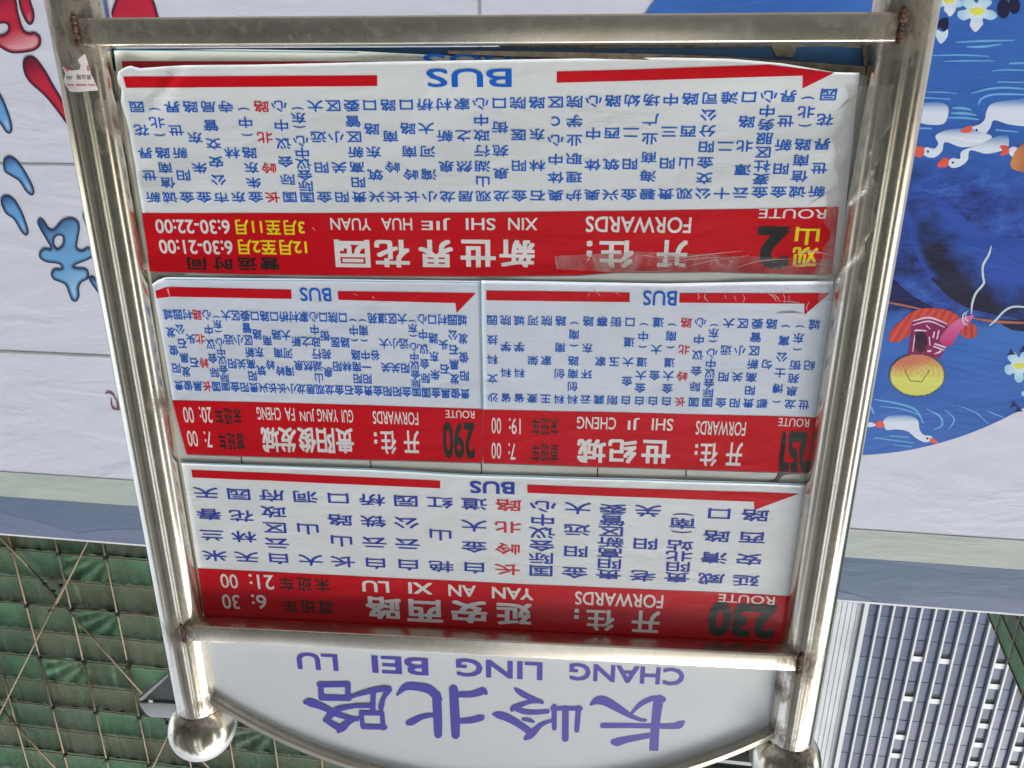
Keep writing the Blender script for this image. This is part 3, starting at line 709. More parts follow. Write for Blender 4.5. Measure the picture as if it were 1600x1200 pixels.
scratches(r2, P_SCR, [([(1000, 398), (1050, 404), (1100, 398), (1160, 392)], .8), ([(1030, 414), (1080, 405), (1130, 402)], .9), ([(1060, 420), (1110, 408), (1170, 399)], .7), ([(1150, 418), (1185, 408), (1230, 404)], .9), ([(1245, 397), (1270, 393), (1300, 399)], 1.0),
    ([(1262, 390), (1280, 396)], .7), ([(868, 400), (869, 410), (872, 421)], .9), ([(1302, 330), (1306, 338)], 1.0), ([(489, 355), (493, 361)], .8), ([(960, 420), (1010, 424), (1050, 421)], .7), ([(1110, 414), (1118, 404)], .5), ([(1220, 420), (1260, 412), (1298, 414)], .9)])
scratches(r2, P_SMUDGE, [([(1308, 175), (1322, 160), (1336, 150)], .6), ([(1262, 320), (1282, 308), (1298, 298)], .6), ([(262, 112), (275, 120)], .5)])
scratches(r290, P_SCR, [([(262, 451), (266, 464)], 1.6), ([(553, 459), (560, 462)], .6), ([(582, 463), (585, 466)], 1.2), ([(270, 640), (276, 690)], .5)])

# --- sheet of route 230
def d230(x, z): return wav(x, z + .2, .00022) - .0012 * gs(x, -.41, .02)
r230 = Sheet('timetable_sheet', 'wide sheet for route 230 directly under the name board rail', -.0040, d230, (0, 2.17))
r230.patch('paper', P_WHITE, [(283, 722), (580, 732), (740, 741), (1000, 748), (1260, 756)], [(322, 982), (760, 1004), (1222, 1022)], [(283, 722), (309, 888), (322, 982)], [(1260, 756), (1244, 880), (1222, 1022)], nu=110, nv=40, edge=.0008)
r230.patch('red_band', P_RED, [(309, 888), (760, 910), (1237, 930.5)], [(322, 981), (760, 1003), (1222, 1021)], nu=110, nv=16, dy=.0003)
r230.poly('cyan_line', [(284, 722.5), (580, 732.8), (740, 741.8), (1259, 757), (1259, 758.4), (740, 743.2), (580, 734.2), (284, 723.9)], P_CYAN, .0003)
r230.poly('red_bar', [(299, 734), (500, 742.5), (688, 751), (688, 763), (500, 754.5), (301, 746)], P_RED)
r230.poly('red_arrow', [(824, 757.5), (1000, 763.5), (1247, 771), (1179, 797), (1178, 784), (1000, 777), (824, 770)], P_RED)
r230.text('lettering', 'BUS', 769, 762, 70, 19, P_BLUEV, .022)
N230 = '延安西路 威清路口 贵阳北站(南) 老阳关 贵阳高新区管委 金阳远大 国际会议中心 长岭北路 白金大道 艳山红 白云公园 白云铁桥 长山路口 大山洞 白云区政府 天林花园 米兰春天'.split()
r230.stops(N230, (1165.5, 907), (336, 868), (1180, 805), (322, 770), 36, 16.5, .014, P_BLUEV, P_REDTXT)
r230.text('route_number', '230', 1159, 969, 106, 55, P_BLACK, .045)
r230.text('lettering', 'ROUTE', 1166, 936, 88, 13, P_WTXT, .008)
r230.text('lettering', 'FORWARDS', 967, 937, 138, 21, P_WTXT, .014)
r230.text('destination', '开', 1009, 971, 44, 34, P_WTXT, .026)
r230.text('destination', '往', 938, 969, 44, 33, P_WTXT, .026)
r230.text('destination', ':', 901, 959, 8, 16, P_WTXT, .05)
for ch, cx, cy in zip('延安西路', (803, 733, 664, 599), (959, 956, 954, 950)): r230.text('destination', ch, cx, cy, 56, 35, P_WTXT, .030)
for s_, cx, cy, w in (('YAN', 801, 927, 65), ('AN', 722, 923, 43), ('XI', 657, 919, 38), ('LU', 587, 916, 42)): r230.text('lettering', s_, cx, cy, w, 18, P_WTXT, .022)
for row_, cx0, cy in (('首班车', 509, 949), ('末班车', 504, 914)):
    for k, ch in enumerate(row_): r230.text('lettering', ch, cx0 - 28 * k, cy - k * 1.2, 24, 22, P_BLACK, .018)
r230.text('opening_time', '6:', 405, 940, 23, 22, P_WTXT, .010)
r230.text('opening_time', '30', 361, 940, 27, 22, P_WTXT, .008)
r230.text('opening_time', '21:', 409, 909, 38, 23, P_WTXT, .010)
r230.text('opening_time', '00', 358, 908, 27, 22, P_WTXT, .008)

# --- clear tape over the right-hand edge of the route 2 sheet
def m_tape():
    m = bpy.data.materials.new('clear_tape_film'); m.use_nodes = True; nt = m.node_tree
    for n in list(nt.nodes): nt.nodes.remove(n)
    out = nt.nodes.new('ShaderNodeOutputMaterial'); tr = nt.nodes.new('ShaderNodeBsdfTransparent'); gl = nt.nodes.new('ShaderNodeBsdfGlossy'); df = nt.nodes.new('ShaderNodeBsdfDiffuse')
    tr.inputs[0].default_value = (.97, .96, .94, 1); gl.inputs['Roughness'].default_value = .16; df.inputs[0].default_value = (.62, .60, .57, 1)
    a = nt.nodes.new('ShaderNodeMixShader'); b = nt.nodes.new('ShaderNodeMixShader')
    n = noise(nt, pos(nt, (26, 26, 11)), 1.0, 5, .6, 1.5)
    nt.links.new(ramp(nt, n, [(.42, .05), (.56, .16), (.68, .42)]), a.inputs[0])
    nt.links.new(tr.outputs[0], a.inputs[1]); nt.links.new(df.outputs[0], a.inputs[2])
    b.inputs[0].default_value = .10; nt.links.new(a.outputs[0], b.inputs[1]); nt.links.new(gl.outputs[0], b.inputs[2])
    bp = nt.nodes.new('ShaderNodeBump'); bp.inputs['Strength'].default_value = .9; bp.inputs['Distance'].default_value = .004
    nt.links.new(noise(nt, pos(nt, (55, 55, 22)), 1.0, 5, .6, 2.0), bp.inputs['Height']); nt.links.new(bp.outputs[0], gl.inputs['Normal'])
    nt.links.new(b.outputs[0], out.inputs[0]); return m
TAPE = m_tape()
def tape_strip(label, zr, xr, wrap, ragged=.004, org=(0, 0, 0)):
    """film stuck on the sheet from x = xr inward, then wrapped over the post by an angle"""
    mb = MB(); nz = 170; rows = []
    for j in range(nz + 1):
        z = zr[0] + (zr[1] - zr[0]) * j / nz; row = []
        e = ragged * (math.sin(z * 90) + .6 * math.sin(z * 210 + 1))
        xs = [xr + e + (-.4120 - xr - e) * i / 8 for i in range(9)]
        for x in xs: row.append((x, -.0076 + d2(x, min(z, 1.775)) * .9 - .0004 * math.sin(x * 300 + z * 80), z))
        wr = wrap * (1 + .12 * math.sin(z * 60) + .08 * math.sin(z * 170))
        for i in range(1, 17):
            a = math.radians(20) + wr * i / 16      # angle round the post, from its inner front
            rr = PR + .0016 + .0010 * math.sin(z * 120 + i * .9) * math.sin(z * 37 + i) + .0045 * gs(z - .012 * math.sin(i * .9), 1.585 + .004 * i, .004) * gs(i, 8, 6) + .005 * gs(z + .002 * i, 1.688, .005) + .0055 * gs(z - .0035 * i, 1.700, .004) * gs(i, 7, 5) + .006 * gs(z + .003 * i, 1.775, .006)
            row.append((-.45 + rr * math.cos(a), -rr * math.sin(a), z))
        rows.append(row)
    w = len(rows[0])
    for r in rows: mb.v += r
    for j in range(nz):
        for i in range(w - 1): mb.f.append((j * w + i, j * w + i + 1, (j + 1) * w + i + 1, (j + 1) * w + i))
    o = mb.build('clear_tape', TAPE, None, smooth=True, loc=(-.42, 0, zr[0]), org=(-.42, 0, zr[0]))
    o['label'] = label; o['category'] = 'tape'; return o
tape_strip('crumpled clear tape wrapped from the edge of the route 2 sheet round the post', (1.565, 1.800), -.398, .85)

# a shorter horizontal strip of tape across the red band
mb = MB(); g = coons([(868, 400), (1000, 393), (1150, 400), (1300, 405)], [(870, 420), (1000, 427), (1150, 427), (1312, 436)], [(868, 400), (870, 420)], [(1300, 405), (1312, 436)], 60, 6)
for row in g:
    for p in row:
        x, z = F0.at(p[0], p[1], -.0068); mb.v.append((x, -.0068 + d2(x, z), z))
for j in range(6):
    for i in range(60): mb.f.append((j * 61 + i, j * 61 + i + 1, (j + 1) * 61 + i + 1, (j + 1) * 61 + i))
o = mb.build('clear_tape', TAPE, None, smooth=True, loc=(-.2, -.0068, 1.76), org=(-.2, -.0068, 1.76))
o['label'] = 'thin strip of clear tape lying across the red band beside the number 2'; o['category'] = 'tape'

# torn paper sticker on the post with a few printed marks
P_STICK = m_print('sticker_paper', S(205, 198, 200), rough=.6, dirt=.3)
st = empty('paper_sticker', 'small torn white sticker with red and black print wrapped on the steel post', 'sticker', (.45, -PR, 1.53))
def onpost(px, py, dr=.0005):
    """picture point -> point on the front of the left-hand post (image) cylinder"""
    w = RC @ camdir(px, py); ox, oy = CAM.x - .45, CAM.y; r = PR + dr
    a = w.x ** 2 + w.y ** 2; b = 2 * (ox * w.x + oy * w.y); c = ox * ox + oy * oy - r * r
    disc = b * b - 4 * a * c
    t = (-b - math.sqrt(disc)) / (2 * a) if disc > 0 else -b / (2 * a)
    return CAM + w * t
def post_patch(name, poly, mat, dr):
    P_ = []
    for a, b in zip(poly, poly[1:] + poly[:1]):
        k = max(1, int(math.hypot(b[0] - a[0], b[1] - a[1]) / 2.5)); P_ += [Vector((a[0] + (b[0] - a[0]) * t / k, a[1] + (b[1] - a[1]) * t / k)) for t in range(k)]
    n = len(P_); x0, y0, x1, y1 = bbox(P_); inner = []
    yy = y0
    while yy < y1:
        xx = x0
        while xx < x1:
            inside = False
            for i in range(n):
                a, b = P_[i], P_[(i + 1) % n]
                if (a.y > yy) != (b.y > yy) and xx < (b.x - a.x) * (yy - a.y) / (b.y - a.y) + a.x: inside = not inside
            if inside: inner.append(Vector((xx + .3, yy + .3)))
            xx += 3
        yy += 3
    r = delaunay_2d_cdt(P_ + inner, [], [list(range(n))], 1, 1e-5)
    mb = MB(); mb.add([tuple(onpost(p.x, p.y, dr)) for p in r[0]], r[2]); return mb.build(name, mat, st, smooth=True, org=(.45, -PR, 1.53))
post_patch('paper', [(97, 104), (112, 110), (124, 109), (126, 102), (121, 94), (127, 88), (133, 84), (137, 97), (143, 117), (154, 141), (120, 144), (109, 143), (99, 128), (102, 115)], P_STICK, .0006)
mb = MB()
def post_text(mb, s_, cx, cy, w, h, bold):
    vs_, fs = unit_str(s_, bold); mb.add([tuple(onpost(cx - u * w, cy + v * h, .0010)) for u, v in vs_], fs)
mb = MB(); post_text(mb, '房出租', 131, 121, 23, 8, .02); post_text(mb, '出', 108, 122, 8, 6, .02); mb.build('lettering', P_BLACK, st, org=(.45, -PR, 1.53))
mb = MB(); post_text(mb, '专', 105, 108, 9, 8, .02); post_text(mb, '急', 138, 107, 5, 9, .02); post_text(mb, '~~ ~~~ ~~', 127, 133, 44, 3, .02); mb.build('lettering', P_REDTXT, st, org=(.45, -PR, 1.53))

# ==================================================================  BANNER BEHIND
ANG = math.radians(3.6135)
FB = Frame((0, 4.2, 0), ANG)
def m_banner(name, col=None, vcol=False, rough=0.62):
    m, nt, b = newmat(name)
    n1 = noise(nt, pos(nt, (1.1, 1.1, 3.4), (0, .55, 0)), 1.0, 6, .55, .8)
    n2 = noise(nt, pos(nt, (5.5, 5.5, 1.6), (0, -.25, 0)), 1.0, 5, .6, .5)
    weave = noise(nt, pos(nt, (60, 60, 60)), 1.0, 2)
    if vcol:
        a = nt.nodes.new('ShaderNodeVertexColor'); a.layer_name = 'Col'; base = a.outputs[0]
    else: base = col
    st_ = ramp(nt, noise(nt, pos(nt, (.8, .8, .8)), 1.0, 6, .6), [(.42, 0.0), (.75, 1.0)])
    c = mix(nt, base, (.42, .42, .45, 1), mth(nt, 'MULTIPLY', st_, .10)) if not vcol else base
    if hasattr(c, 'is_linked'): nt.links.new(c, b.inputs['Base Color'])
    else: b.inputs['Base Color'].default_value = c
    b.inputs['Roughness'].default_value = rough; b.inputs['Specular IOR Level'].default_value = .25
    h = mth(nt, 'ADD', mth(nt, 'MULTIPLY', mth(nt, 'POWER', n1, 2.0), 3.4), mth(nt, 'ADD', mth(nt, 'MULTIPLY', n2, 1.0), mth(nt, 'MULTIPLY', weave, .03)))
    bump(nt, b, h, .17, .028); return m
B_WHITE = m_banner('banner_white', S(200, 205, 220))
B_GREY = m_banner('banner_sage', S(172, 183, 178))
B_SLATE = m_banner('banner_slate', S(100, 117, 143))
B_LIGHT = m_banner('banner_pale_violet', S(112, 124, 152))
B_SEAM = m_banner('banner_seam', S(150, 158, 156))
B_EDGE = m_banner('banner_hem', S(225, 228, 236))
B_PAINT = m_banner('banner_artwork', vcol=True)
ban = empty('banner', 'huge white printed banner with sage and slate top bands behind the bus stop', 'banner', (0, 4.2, 0), ANG)
BT = 5.046
MB().box(-12, 12, .003, .06, .35, BT).build('banner_sheet', B_WHITE, ban)
lay = [0]; lay2 = [0]
def band(z0, z1, mat, name, dy=.0015, x0=-12, x1=12): MB().box(x0, x1, -dy, .0025, z0, z1).build(name, mat, ban)
band(4.423, 4.662, B_GREY, 'sage_band'); band(4.664, BT - .012, B_SLATE, 'slate_band'); band(BT - .011, BT + .004, B_EDGE, 'hem')
band(1.903, 1.917, B_SEAM, 'seam'); band(3.338, 3.356, B_SEAM, 'seam')
MB().box(.455, .473, -.0008, .0028, .35, 1.902).build('seam', B_SEAM, ban)
MB().box(-12, 12, .07, .13, 4.9, 4.96).build('support_bar', m_plain('galvanised', (.3, .3, .3, 1), .5, metal=.6), ban)
for i in range(9): MB().tube((-12 + i * 3, .11, 0), (-12 + i * 3, .11, 5.0), .04, 12).build('support_post', STEELX, ban)

def closed_spline(pts, n=5):
    k = len(pts); out = []
    for i in range(k):
        p = [pts[(i + j - 1) % k] for j in range(4)]
        for q in range(n):
            t = q / n
            out.append(tuple(0.5 * (2 * p[1][d] + (p[2][d] - p[0][d]) * t + (2 * p[0][d] - 5 * p[1][d] + 4 * p[2][d] - p[3][d]) * t * t + (3 * p[1][d] - p[0][d] - 3 * p[2][d] + p[3][d]) * t ** 3) for d in (0, 1)))
    return out
def paint(name, pts, colf, y, smooth=True, step=None, holes=(), label=None):
    """printed shape on the banner: outline in picture points, colour a function of the picture point"""
    P_ = closed_spline(pts) if smooth else list(pts)
    H_ = [closed_spline(h) for h in holes]
    V = [Vector(p) for p in P_]; faces = [list(range(len(V)))]
    eds = []
    for h in H_:
        n0 = len(V); V += [Vector(p) for p in h]; eds += [(n0 + i, n0 + (i + 1) % len(h)) for i in range(len(h))]
    if step:
        x0, y0, x1, y1 = bbox(P_); yy = y0 + step / 2; r_ = 0
        while yy < y1:
            xx = x0 + (step / 2 if r_ % 2 else 0)
            while xx < x1:
                if in_poly(xx, yy, P_) and edge_d(xx, yy, P_) > step * .4: V.append(Vector((xx, yy)))
                xx += step
            yy += step * .87; r_ += 1
    r = delaunay_2d_cdt(V, eds, faces, 1, 1e-5)
    fs = []
    for f in r[2]:
        cx = sum(r[0][i].x for i in f) / len(f); cy = sum(r[0][i].y for i in f) / len(f)
        if not any(in_poly(cx, cy, h) for h in H_): fs.append(tuple(f))
    lay2[0] += 1; y = -.002 + (y + .002) * .22 - 1.2e-5 * lay2[0]
    mb = MB(); vv = []
    for p in r[0]:
        x, z = FB.at(p.x, p.y, y); vv.append((x, y, z))
    mb.add(vv, fs); me = mb.mesh(name)
    at = me.color_attributes.new('Col', 'FLOAT_COLOR', 'POINT')
    for i, p in enumerate(r[0]):
        c = colf(p.x, p.y) if callable(colf) else colf
        at.data[i].color = (c[0], c[1], c[2], 1)
    return link(name, me, B_PAINT, ban, label=label)
def lerp(a, b, t): t = max(0, min(1, t)); return tuple(x + (y - x) * t for x, y in zip(a[:3], b[:3]))
def sstep(a, b, x): t = max(0, min(1, (x - a) / (b - a))); return t * t * (3 - 2 * t)
NAVY = S(34, 38, 62)
def blob(name, pts, dark, midc, pale, y=-.003, holes=(), step=2.1, hl=None):
    P_ = closed_spline(pts); H_ = [closed_spline(h) for h in holes]
    x0, y0, x1, y1 = bbox(P_)
    def cf(x, yv):
        d = min([edge_d(x, yv, P_)] + [edge_d(x, yv, h) for h in H_])
        t = (yv - y0) / (y1 - y0) * .75 + (x - x0) / (x1 - x0) * .25
        c = lerp(dark, midc, sstep(.0, .38, t)); c = lerp(c, pale, sstep(.55, .95, t) * sstep(3, 8, d))
        if hl: c = lerp(c, (.85, .82, .88), .7 * gs(x, hl[0], hl[2]) * gs(yv, hl[1], hl[3]))
        c = lerp(dark, c, sstep(1.5, 6.5, d))
        return lerp(NAVY, c, sstep(1.2, 2.2, d))
    return paint(name, pts, cf, y, step=step, holes=holes)
k1 = 1 / 3.75
RD, RM, RP = S(80, 22, 40), S(180, 38, 62), S(205, 130, 145)
BD, BM, BP = S(44, 68, 112), S(98, 154, 208), S(180, 208, 232)
sc_ = lambda L, oy=0: [(x * k1, y * k1 + oy) for x, y in L]
blob('printed_character', sc_([(-60, -40), (60, -40), (95, 0), (105, 60), (122, 125), (142, 175), (170, 190), (205, 188), (238, 215), (238, 262), (205, 295), (140, 310), (70, 312), (22, 292), (-20, 260), (-20, 212), (28, 195), (48, 168), (30, 138), (-60, 130)]), RD, RM, S(215, 165, 175))
blob('printed_character', sc_([(110, -40), (165, -40), (185, 20), (202, 75), (198, 125), (178, 147), (152, 130), (122, 65), (108, 0)]), RD, RM, RP)
blob('printed_drop', sc_([(133, 385), (142, 342), (178, 326), (215, 345), (265, 410), (310, 490), (355, 565), (405, 640), (440, 720), (428, 775), (395, 735), (325, 640), (258, 560), (190, 500), (150, 450)]), RD, RM, S(190, 60, 80))
blob('printed_drop', sc_([(270, 40), (290, 40), (310, 150), (345, 290), (420, 330), (430, 40)]), RD, RM, RM)
blob('printed_drop', [(168, 48), (174, 20), (184, -6), (200, -22), (222, -22), (238, -4), (246, 20), (248, 48)], RD, RM, S(196, 70, 80))
blob('printed_drop', sc_([(-30, 525), (0, 545), (28, 600), (58, 680), (73, 740), (68, 775), (48, 784), (25, 765), (0, 725), (-40, 680)]), BD, BM, BP)
blob('printed_drop', sc_([(18, 960), (28, 925), (62, 914), (105, 942), (152, 1010), (192, 1085), (202, 1130), (182, 1146), (150, 1122), (110, 1062), (60, 1030), (26, 1005)]), BD, BM, BP)
blob('printed_drop', sc_([(4, 362), (15, 325), (50, 319), (92, 350), (132, 420), (160, 495), (168, 540), (150, 556), (122, 532), (80, 462), (32, 425)], 220), BD, BM, BP)
blob('printed_character', sc_([(218, 478), (236, 452), (262, 470), (288, 510), (318, 514), (358, 468), (410, 448), (455, 466), (469, 505), (460, 565), (453, 622), (480, 640), (515, 622), (545, 643), (549, 672), (520, 697), (470, 716), (433, 735), (460, 743), (500, 746), (521, 772), (515, 810), (480, 830), (464, 862), (466, 910), (448, 942), (420, 935), (402, 895), (385, 850), (355, 830), (312, 812), (298, 780), (318, 750), (360, 746), (340, 722), (272, 712), (231, 685), (236, 645), (265, 627), (296, 630), (270, 580), (238, 525)], 220), BD, S(104, 158, 206), S(160, 198, 226),
     holes=[sc_([(318, 590), (325, 566), (346, 555), (368, 567), (366, 605), (348, 626), (334, 629), (322, 612)], 220)])
blob('printed_drop', sc_([(484, 440), (495, 418), (514, 424), (545, 500), (580, 640), (640, 740), (600, 760), (545, 690), (530, 600), (505, 510)], 220), BD, BM, BP)
blob('printed_drop', sc_([(520, 812), (530, 795), (550, 795), (590, 840), (640, 905), (630, 930), (595, 915), (550, 860)], 220), BD, BM, BP)

def line_art(name, lines, col, y, wdt=1.5, mat=None, soft=False):
    """thin printed strokes, one part; lines = [(pts, halfwidth)]"""
    lay2[0] += 1; y = -.002 + (y + .002) * .22 - 1.2e-5 * lay2[0]; mb = MB(); cols = []
    for i, L in enumerate(lines):
        pts, w = L if isinstance(L, tuple) else (L, wdt)
        n = len(pts); pw = [(p[0], p[1], w * (1 if n < 3 else (.45 if j in (0, n - 1) else 1))) for j, p in enumerate(pts)]
        sp = spline(pw) if n > 2 else [pw[0], tuple((a + b) / 2 for a, b in zip(*pw)), pw[1]]
        yy = y - .000012 * i; q = []
        for j, (x, yv, ww) in enumerate(sp):
            a = sp[max(0, j - 1)]; b = sp[min(len(sp) - 1, j + 1)]; dx, dy = b[0] - a[0], b[1] - a[1]; l = math.hypot(dx, dy) or 1
            for sgn in (1, -1):
                X, Z_ = FB.at(x - dy / l * ww * sgn, yv + dx / l * ww * sgn, yy); q.append((X, yy, Z_))
        mb.add(q, [(2 * j, 2 * j + 1, 2 * j + 3, 2 * j + 2) for j in range(len(sp) - 1)])
    me = mb.mesh(name); at = me.color_attributes.new('Col', 'FLOAT_COLOR', 'POINT')
    for i in range(len(me.vertices)): at.data[i].color = (col[0], col[1], col[2], 1)
    return link(name, me, B_PAINT, ban)
line_art('printed_seal', [[(165, 616), (169, 613), (176, 616), (182, 626)], [(184, 624), (189, 618), (196, 615)], [(174, 622), (177, 638), (196, 640)], [(183, 626), (185, 638)], [(192, 626), (192, 640)]], S(120, 78, 98), -.003, 1.6)

# big blue pond picture: a circle printed on the banner
cA, cB, cC = FB.at(1020, 5), FB.at(1345, 711), FB.at(1600, 637)
ucx, ucz, ur = circle3(cA, cB, cC)
mb = MB(); mb.v = [(ucx + ur * math.cos(2 * math.pi * i / 160), -.002, ucz + ur * math.sin(2 * math.pi * i / 160)) for i in range(160)]
mb.v = [(x, y, max(z, .40)) for x, y, z in mb.v]; mb.f = [tuple(range(160))]
def m_pond():
    m, nt, b = newmat('printed_pond')
    n = noise(nt, pos(nt, (1.3, 1.3, 2.2)), 1.0, 6, .6, .3)
    v = noise(nt, pos(nt, (.8, .8, .8)), 1.0, 3)
    n2 = mth(nt, 'ADD', mth(nt, 'MULTIPLY', noise(nt, pos(nt, (7, 7, 12)), 1.0, 8, .8, .25), .5), mth(nt, 'MULTIPLY', noise(nt, pos(nt, (1.6, 1.6, 2.6), (0, .4, 0)), 1.0, 4, .6, .4), .5))
    g = nt.nodes.new('ShaderNodeNewGeometry'); sp = nt.nodes.new('ShaderNodeSeparateXYZ'); nt.links.new(g.outputs['Position'], sp.inputs[0])
    # darker, mottled zone across the middle of the picture (printed rock mass)
    zone = ramp(nt, mth(nt, 'MULTIPLY', mth(nt, 'ADD', sp.outputs[2], mth(nt, 'MULTIPLY', mth(nt, 'SUBTRACT', n, .5), .45)), .25), [(ZR[0] - .02, 0.0), (ZR[0] + .03, 1.0), (ZR[1] - .02, 1.0), (ZR[1] + .006, 0.0)])
    basec = ramp(nt, v, [(.35, S(48, 92, 172)), (.65, S(62, 112, 188))])
    dk = ramp(nt, n2, [(.40, S(30, 36, 80)), (.5, S(44, 70, 150)), (.60, S(58, 102, 184))])
    c = mix(nt, basec, dk, zone); nt.links.new(c, b.inputs['Base Color']); b.inputs['Roughness'].default_value = .6; b.inputs['Specular IOR Level'].default_value = .25
    n3 = noise(nt, pos(nt, (1.1, 1.1, 3.4), (0, .55, 0)), 1.0, 6, .55, .8); bump(nt, b, n3, .3, .05); return m
ZR = (FB.at(1500, 262)[1] * .25, FB.at(1500, 500)[1] * .25)
mb.build('printed_pond', m_pond(), ban)
LB = S(104, 164, 216)
RIP = [([(1494, 66), (1535, 64), (1585, 63)], 1.8), ([(1510, 73), (1535, 73), (1565, 69)], 2.0), ([(1450, 87), (1500, 86), (1545, 88)], 1.4), ([(1474, 96), (1510, 95), (1555, 95)], 1.3),
       ([(1577, 99), (1620, 98)], 1.6), ([(1550, 111), (1575, 109), (1620, 111)], 1.3), ([(1558, 128), (1620, 129)], 1.1), ([(1518, 146), (1545, 139), (1575, 137), (1620, 141)], 1.7),
       ([(1529, 164), (1533, 155), (1550, 148), (1580, 147), (1620, 149)], 1.7), ([(1438, 144), (1470, 144), (1496, 146)], 1.2), ([(1436, 152), (1485, 155)], 1.1),
       ([(1488, 169), (1505, 169), (1518, 172)], 2.2), ([(1486, 177), (1505, 177), (1526, 180)], 2.4), ([(1480, 184), (1505, 184), (1530, 187)], 2.0), ([(1432, 200), (1456, 201)], 1.4), ([(1556, 203), (1590, 206)], 1.2),
       ([(1366, 624), (1400, 630), (1430, 640), (1443, 662)], 1.6), ([(1375, 635), (1410, 639), (1440, 650)], 1.2), ([(1447, 639), (1468, 650), (1472, 664), (1460, 671)], 1.5), ([(1476, 640), (1491, 655), (1482, 671)], 1.2),
       ([(1498, 634), (1525, 645), (1544, 662)], 1.0), ([(1544, 643), (1568, 652)], .9), ([(1360, 634), (1366, 647)], 1.6), ([(1390, 681), (1420, 683)], 1.0), ([(1366, 684), (1428, 692)], 1.0), ([(1395, 695), (1425, 698)], .8)]
line_art('printed_ripples', RIP, LB, -.0042)
SW = S(205, 216, 232)
def swan(body, beak, eye, fade_y):
    ys = [p[1] for p in body]
    paint('printed_goose', body, lambda x, y: lerp(S(70, 122, 192), SW, sstep(fade_y[0], fade_y[1], y)), -.0050, step=5)
    paint('printed_beak', beak, S(214, 92, 76), -.0058)
    e = eye; paint('printed_eye', [(e[0] + 2 * math.cos(a), e[1] + 1.8 * math.sin(a)) for a in (0, 1.2, 2.4, 3.6, 4.8)], S(35, 40, 60), -.0062)
swan([(1541, 175), (1550, 162), (1580, 156), (1620, 156), (1620, 197), (1598, 197), (1575, 194), (1553, 188), (1547, 200), (1537, 211), (1523, 212), (1516, 205), (1520, 198), (1531, 194), (1539, 186)], [(1519, 197), (1510, 198), (1500, 206), (1516, 207)], (1526, 203), (154, 172))
swan([(1462, 212), (1480, 203), (1510, 200), (1530, 205), (1550, 214), (1530, 226), (1503, 230), (1477, 222), (1472, 236), (1460, 246), (1446, 244), (1441, 236), (1447, 230), (1460, 232), (1466, 224)], [(1442, 230), (1430, 229), (1424, 238), (1436, 246), (1444, 240)], (1450, 237), (198, 214))
swan([(1503, 236), (1530, 226), (1555, 214), (1574, 212), (1575, 230), (1560, 237), (1540, 240), (1516, 235), (1512, 250), (1500, 260), (1487, 262), (1481, 254), (1488, 247), (1500, 248)], [(1482, 248), (1472, 248), (1464, 260), (1480, 260)], (1489, 254), (208, 232))
swan([(1440, 162), (1470, 160), (1482, 170), (1476, 192), (1455, 195), (1432, 190), (1420, 180)], [(1426, 196), (1416, 198), (1414, 206), (1424, 205)], (1430, 200), (156, 176))
swan([(1381, 656), (1394, 648), (1420, 649), (1434, 657), (1437, 672), (1444, 680), (1454, 681), (1458, 687), (1446, 691), (1432, 685), (1418, 674), (1400, 671), (1386, 672), (1382, 666)], [(1455, 684), (1466, 691), (1462, 693), (1453, 690)], (1449, 685), (646, 660))
paint('printed_beak', [(1370, 659), (1378, 658), (1382, 666), (1374, 669), (1368, 665)], S(214, 92, 76), -.0058)
paint('printed_goose', [(1355, 661), (1362, 660), (1369, 664), (1362, 667), (1352, 666)], SW, -.0052)
paint('printed_goose', [(1576, 234), (1584, 229), (1592, 234), (1590, 243), (1580, 244)], SW, -.0056)
paint('printed_beak', [(1562, 228), (1574, 228), (1576, 240), (1563, 243), (1566, 235)], S(205, 88, 76), -.0058)
paint('printed_rock', [(1580, 262), (1582, 245), (1592, 230), (1612, 222), (1622, 268), (1600, 269)], lambda x, y: lerp(S(196, 132, 84), S(150, 88, 70), (x - 1582) / 30), -.0062)
# flowers
def flower(cx, cy, r, seed, squash=.8):
    rnd = random.Random(seed); pts = []
    for k in range(5):
        a = 2 * math.pi * k / 5 + .3
        for da, rr in ((-.35, .92), (0, 1.08), (.35, .92), (.63, .55)):
            pts.append((cx + r * rr * math.cos(a + da) * rnd.uniform(.95, 1.05), cy + r * rr * math.sin(a + da) * squash))
    paint('printed_flower', pts, lambda x, y: lerp(S(222, 232, 240), S(150, 196, 222), math.hypot(x - cx, y - cy) / r), -.0046, step=4)
    paint('printed_flower_centre', [(cx - r * .38, cy - 2), (cx, cy - r * .2), (cx + r * .4, cy - r * .12), (cx + r * .3, cy + r * .12), (cx - r * .1, cy + r * .2)], S(214, 214, 84), -.0054)
flower(1526, 18, 30, 1); flower(1482, 2, 22, 2); flower(1592, 572, 22, 3, 1.1); flower(1612, 612, 16, 4)
paint('printed_petal', [(1515, 38), (1524, 50), (1534, 38), (1524, 32)], SW, -.0052)
paint('printed_petal', [(1476, 10), (1484, 26), (1494, 12), (1485, 4)], SW, -.0052)
for e in ((1568, 14, 10, 15), (1585, 9, 9, 13)): paint('printed_seed', [(e[0] + e[2] * math.cos(a), e[1] + e[3] * math.sin(a)) for a in (0, .8, 1.6, 2.4, 3.2, 4, 4.8, 5.6)], S(30, 32, 66), -.0056)
paint('printed_seed', [(1463, 42), (1468, 32), (1476, 28), (1482, 30), (1481, 44), (1474, 48), (1470, 44)], S(26, 30, 62), -.0056)
paint('printed_petal', [(1462, 46), (1474, 50), (1481, 46), (1480, 58), (1470, 68), (1463, 58)], S(196, 216, 236), -.0050)
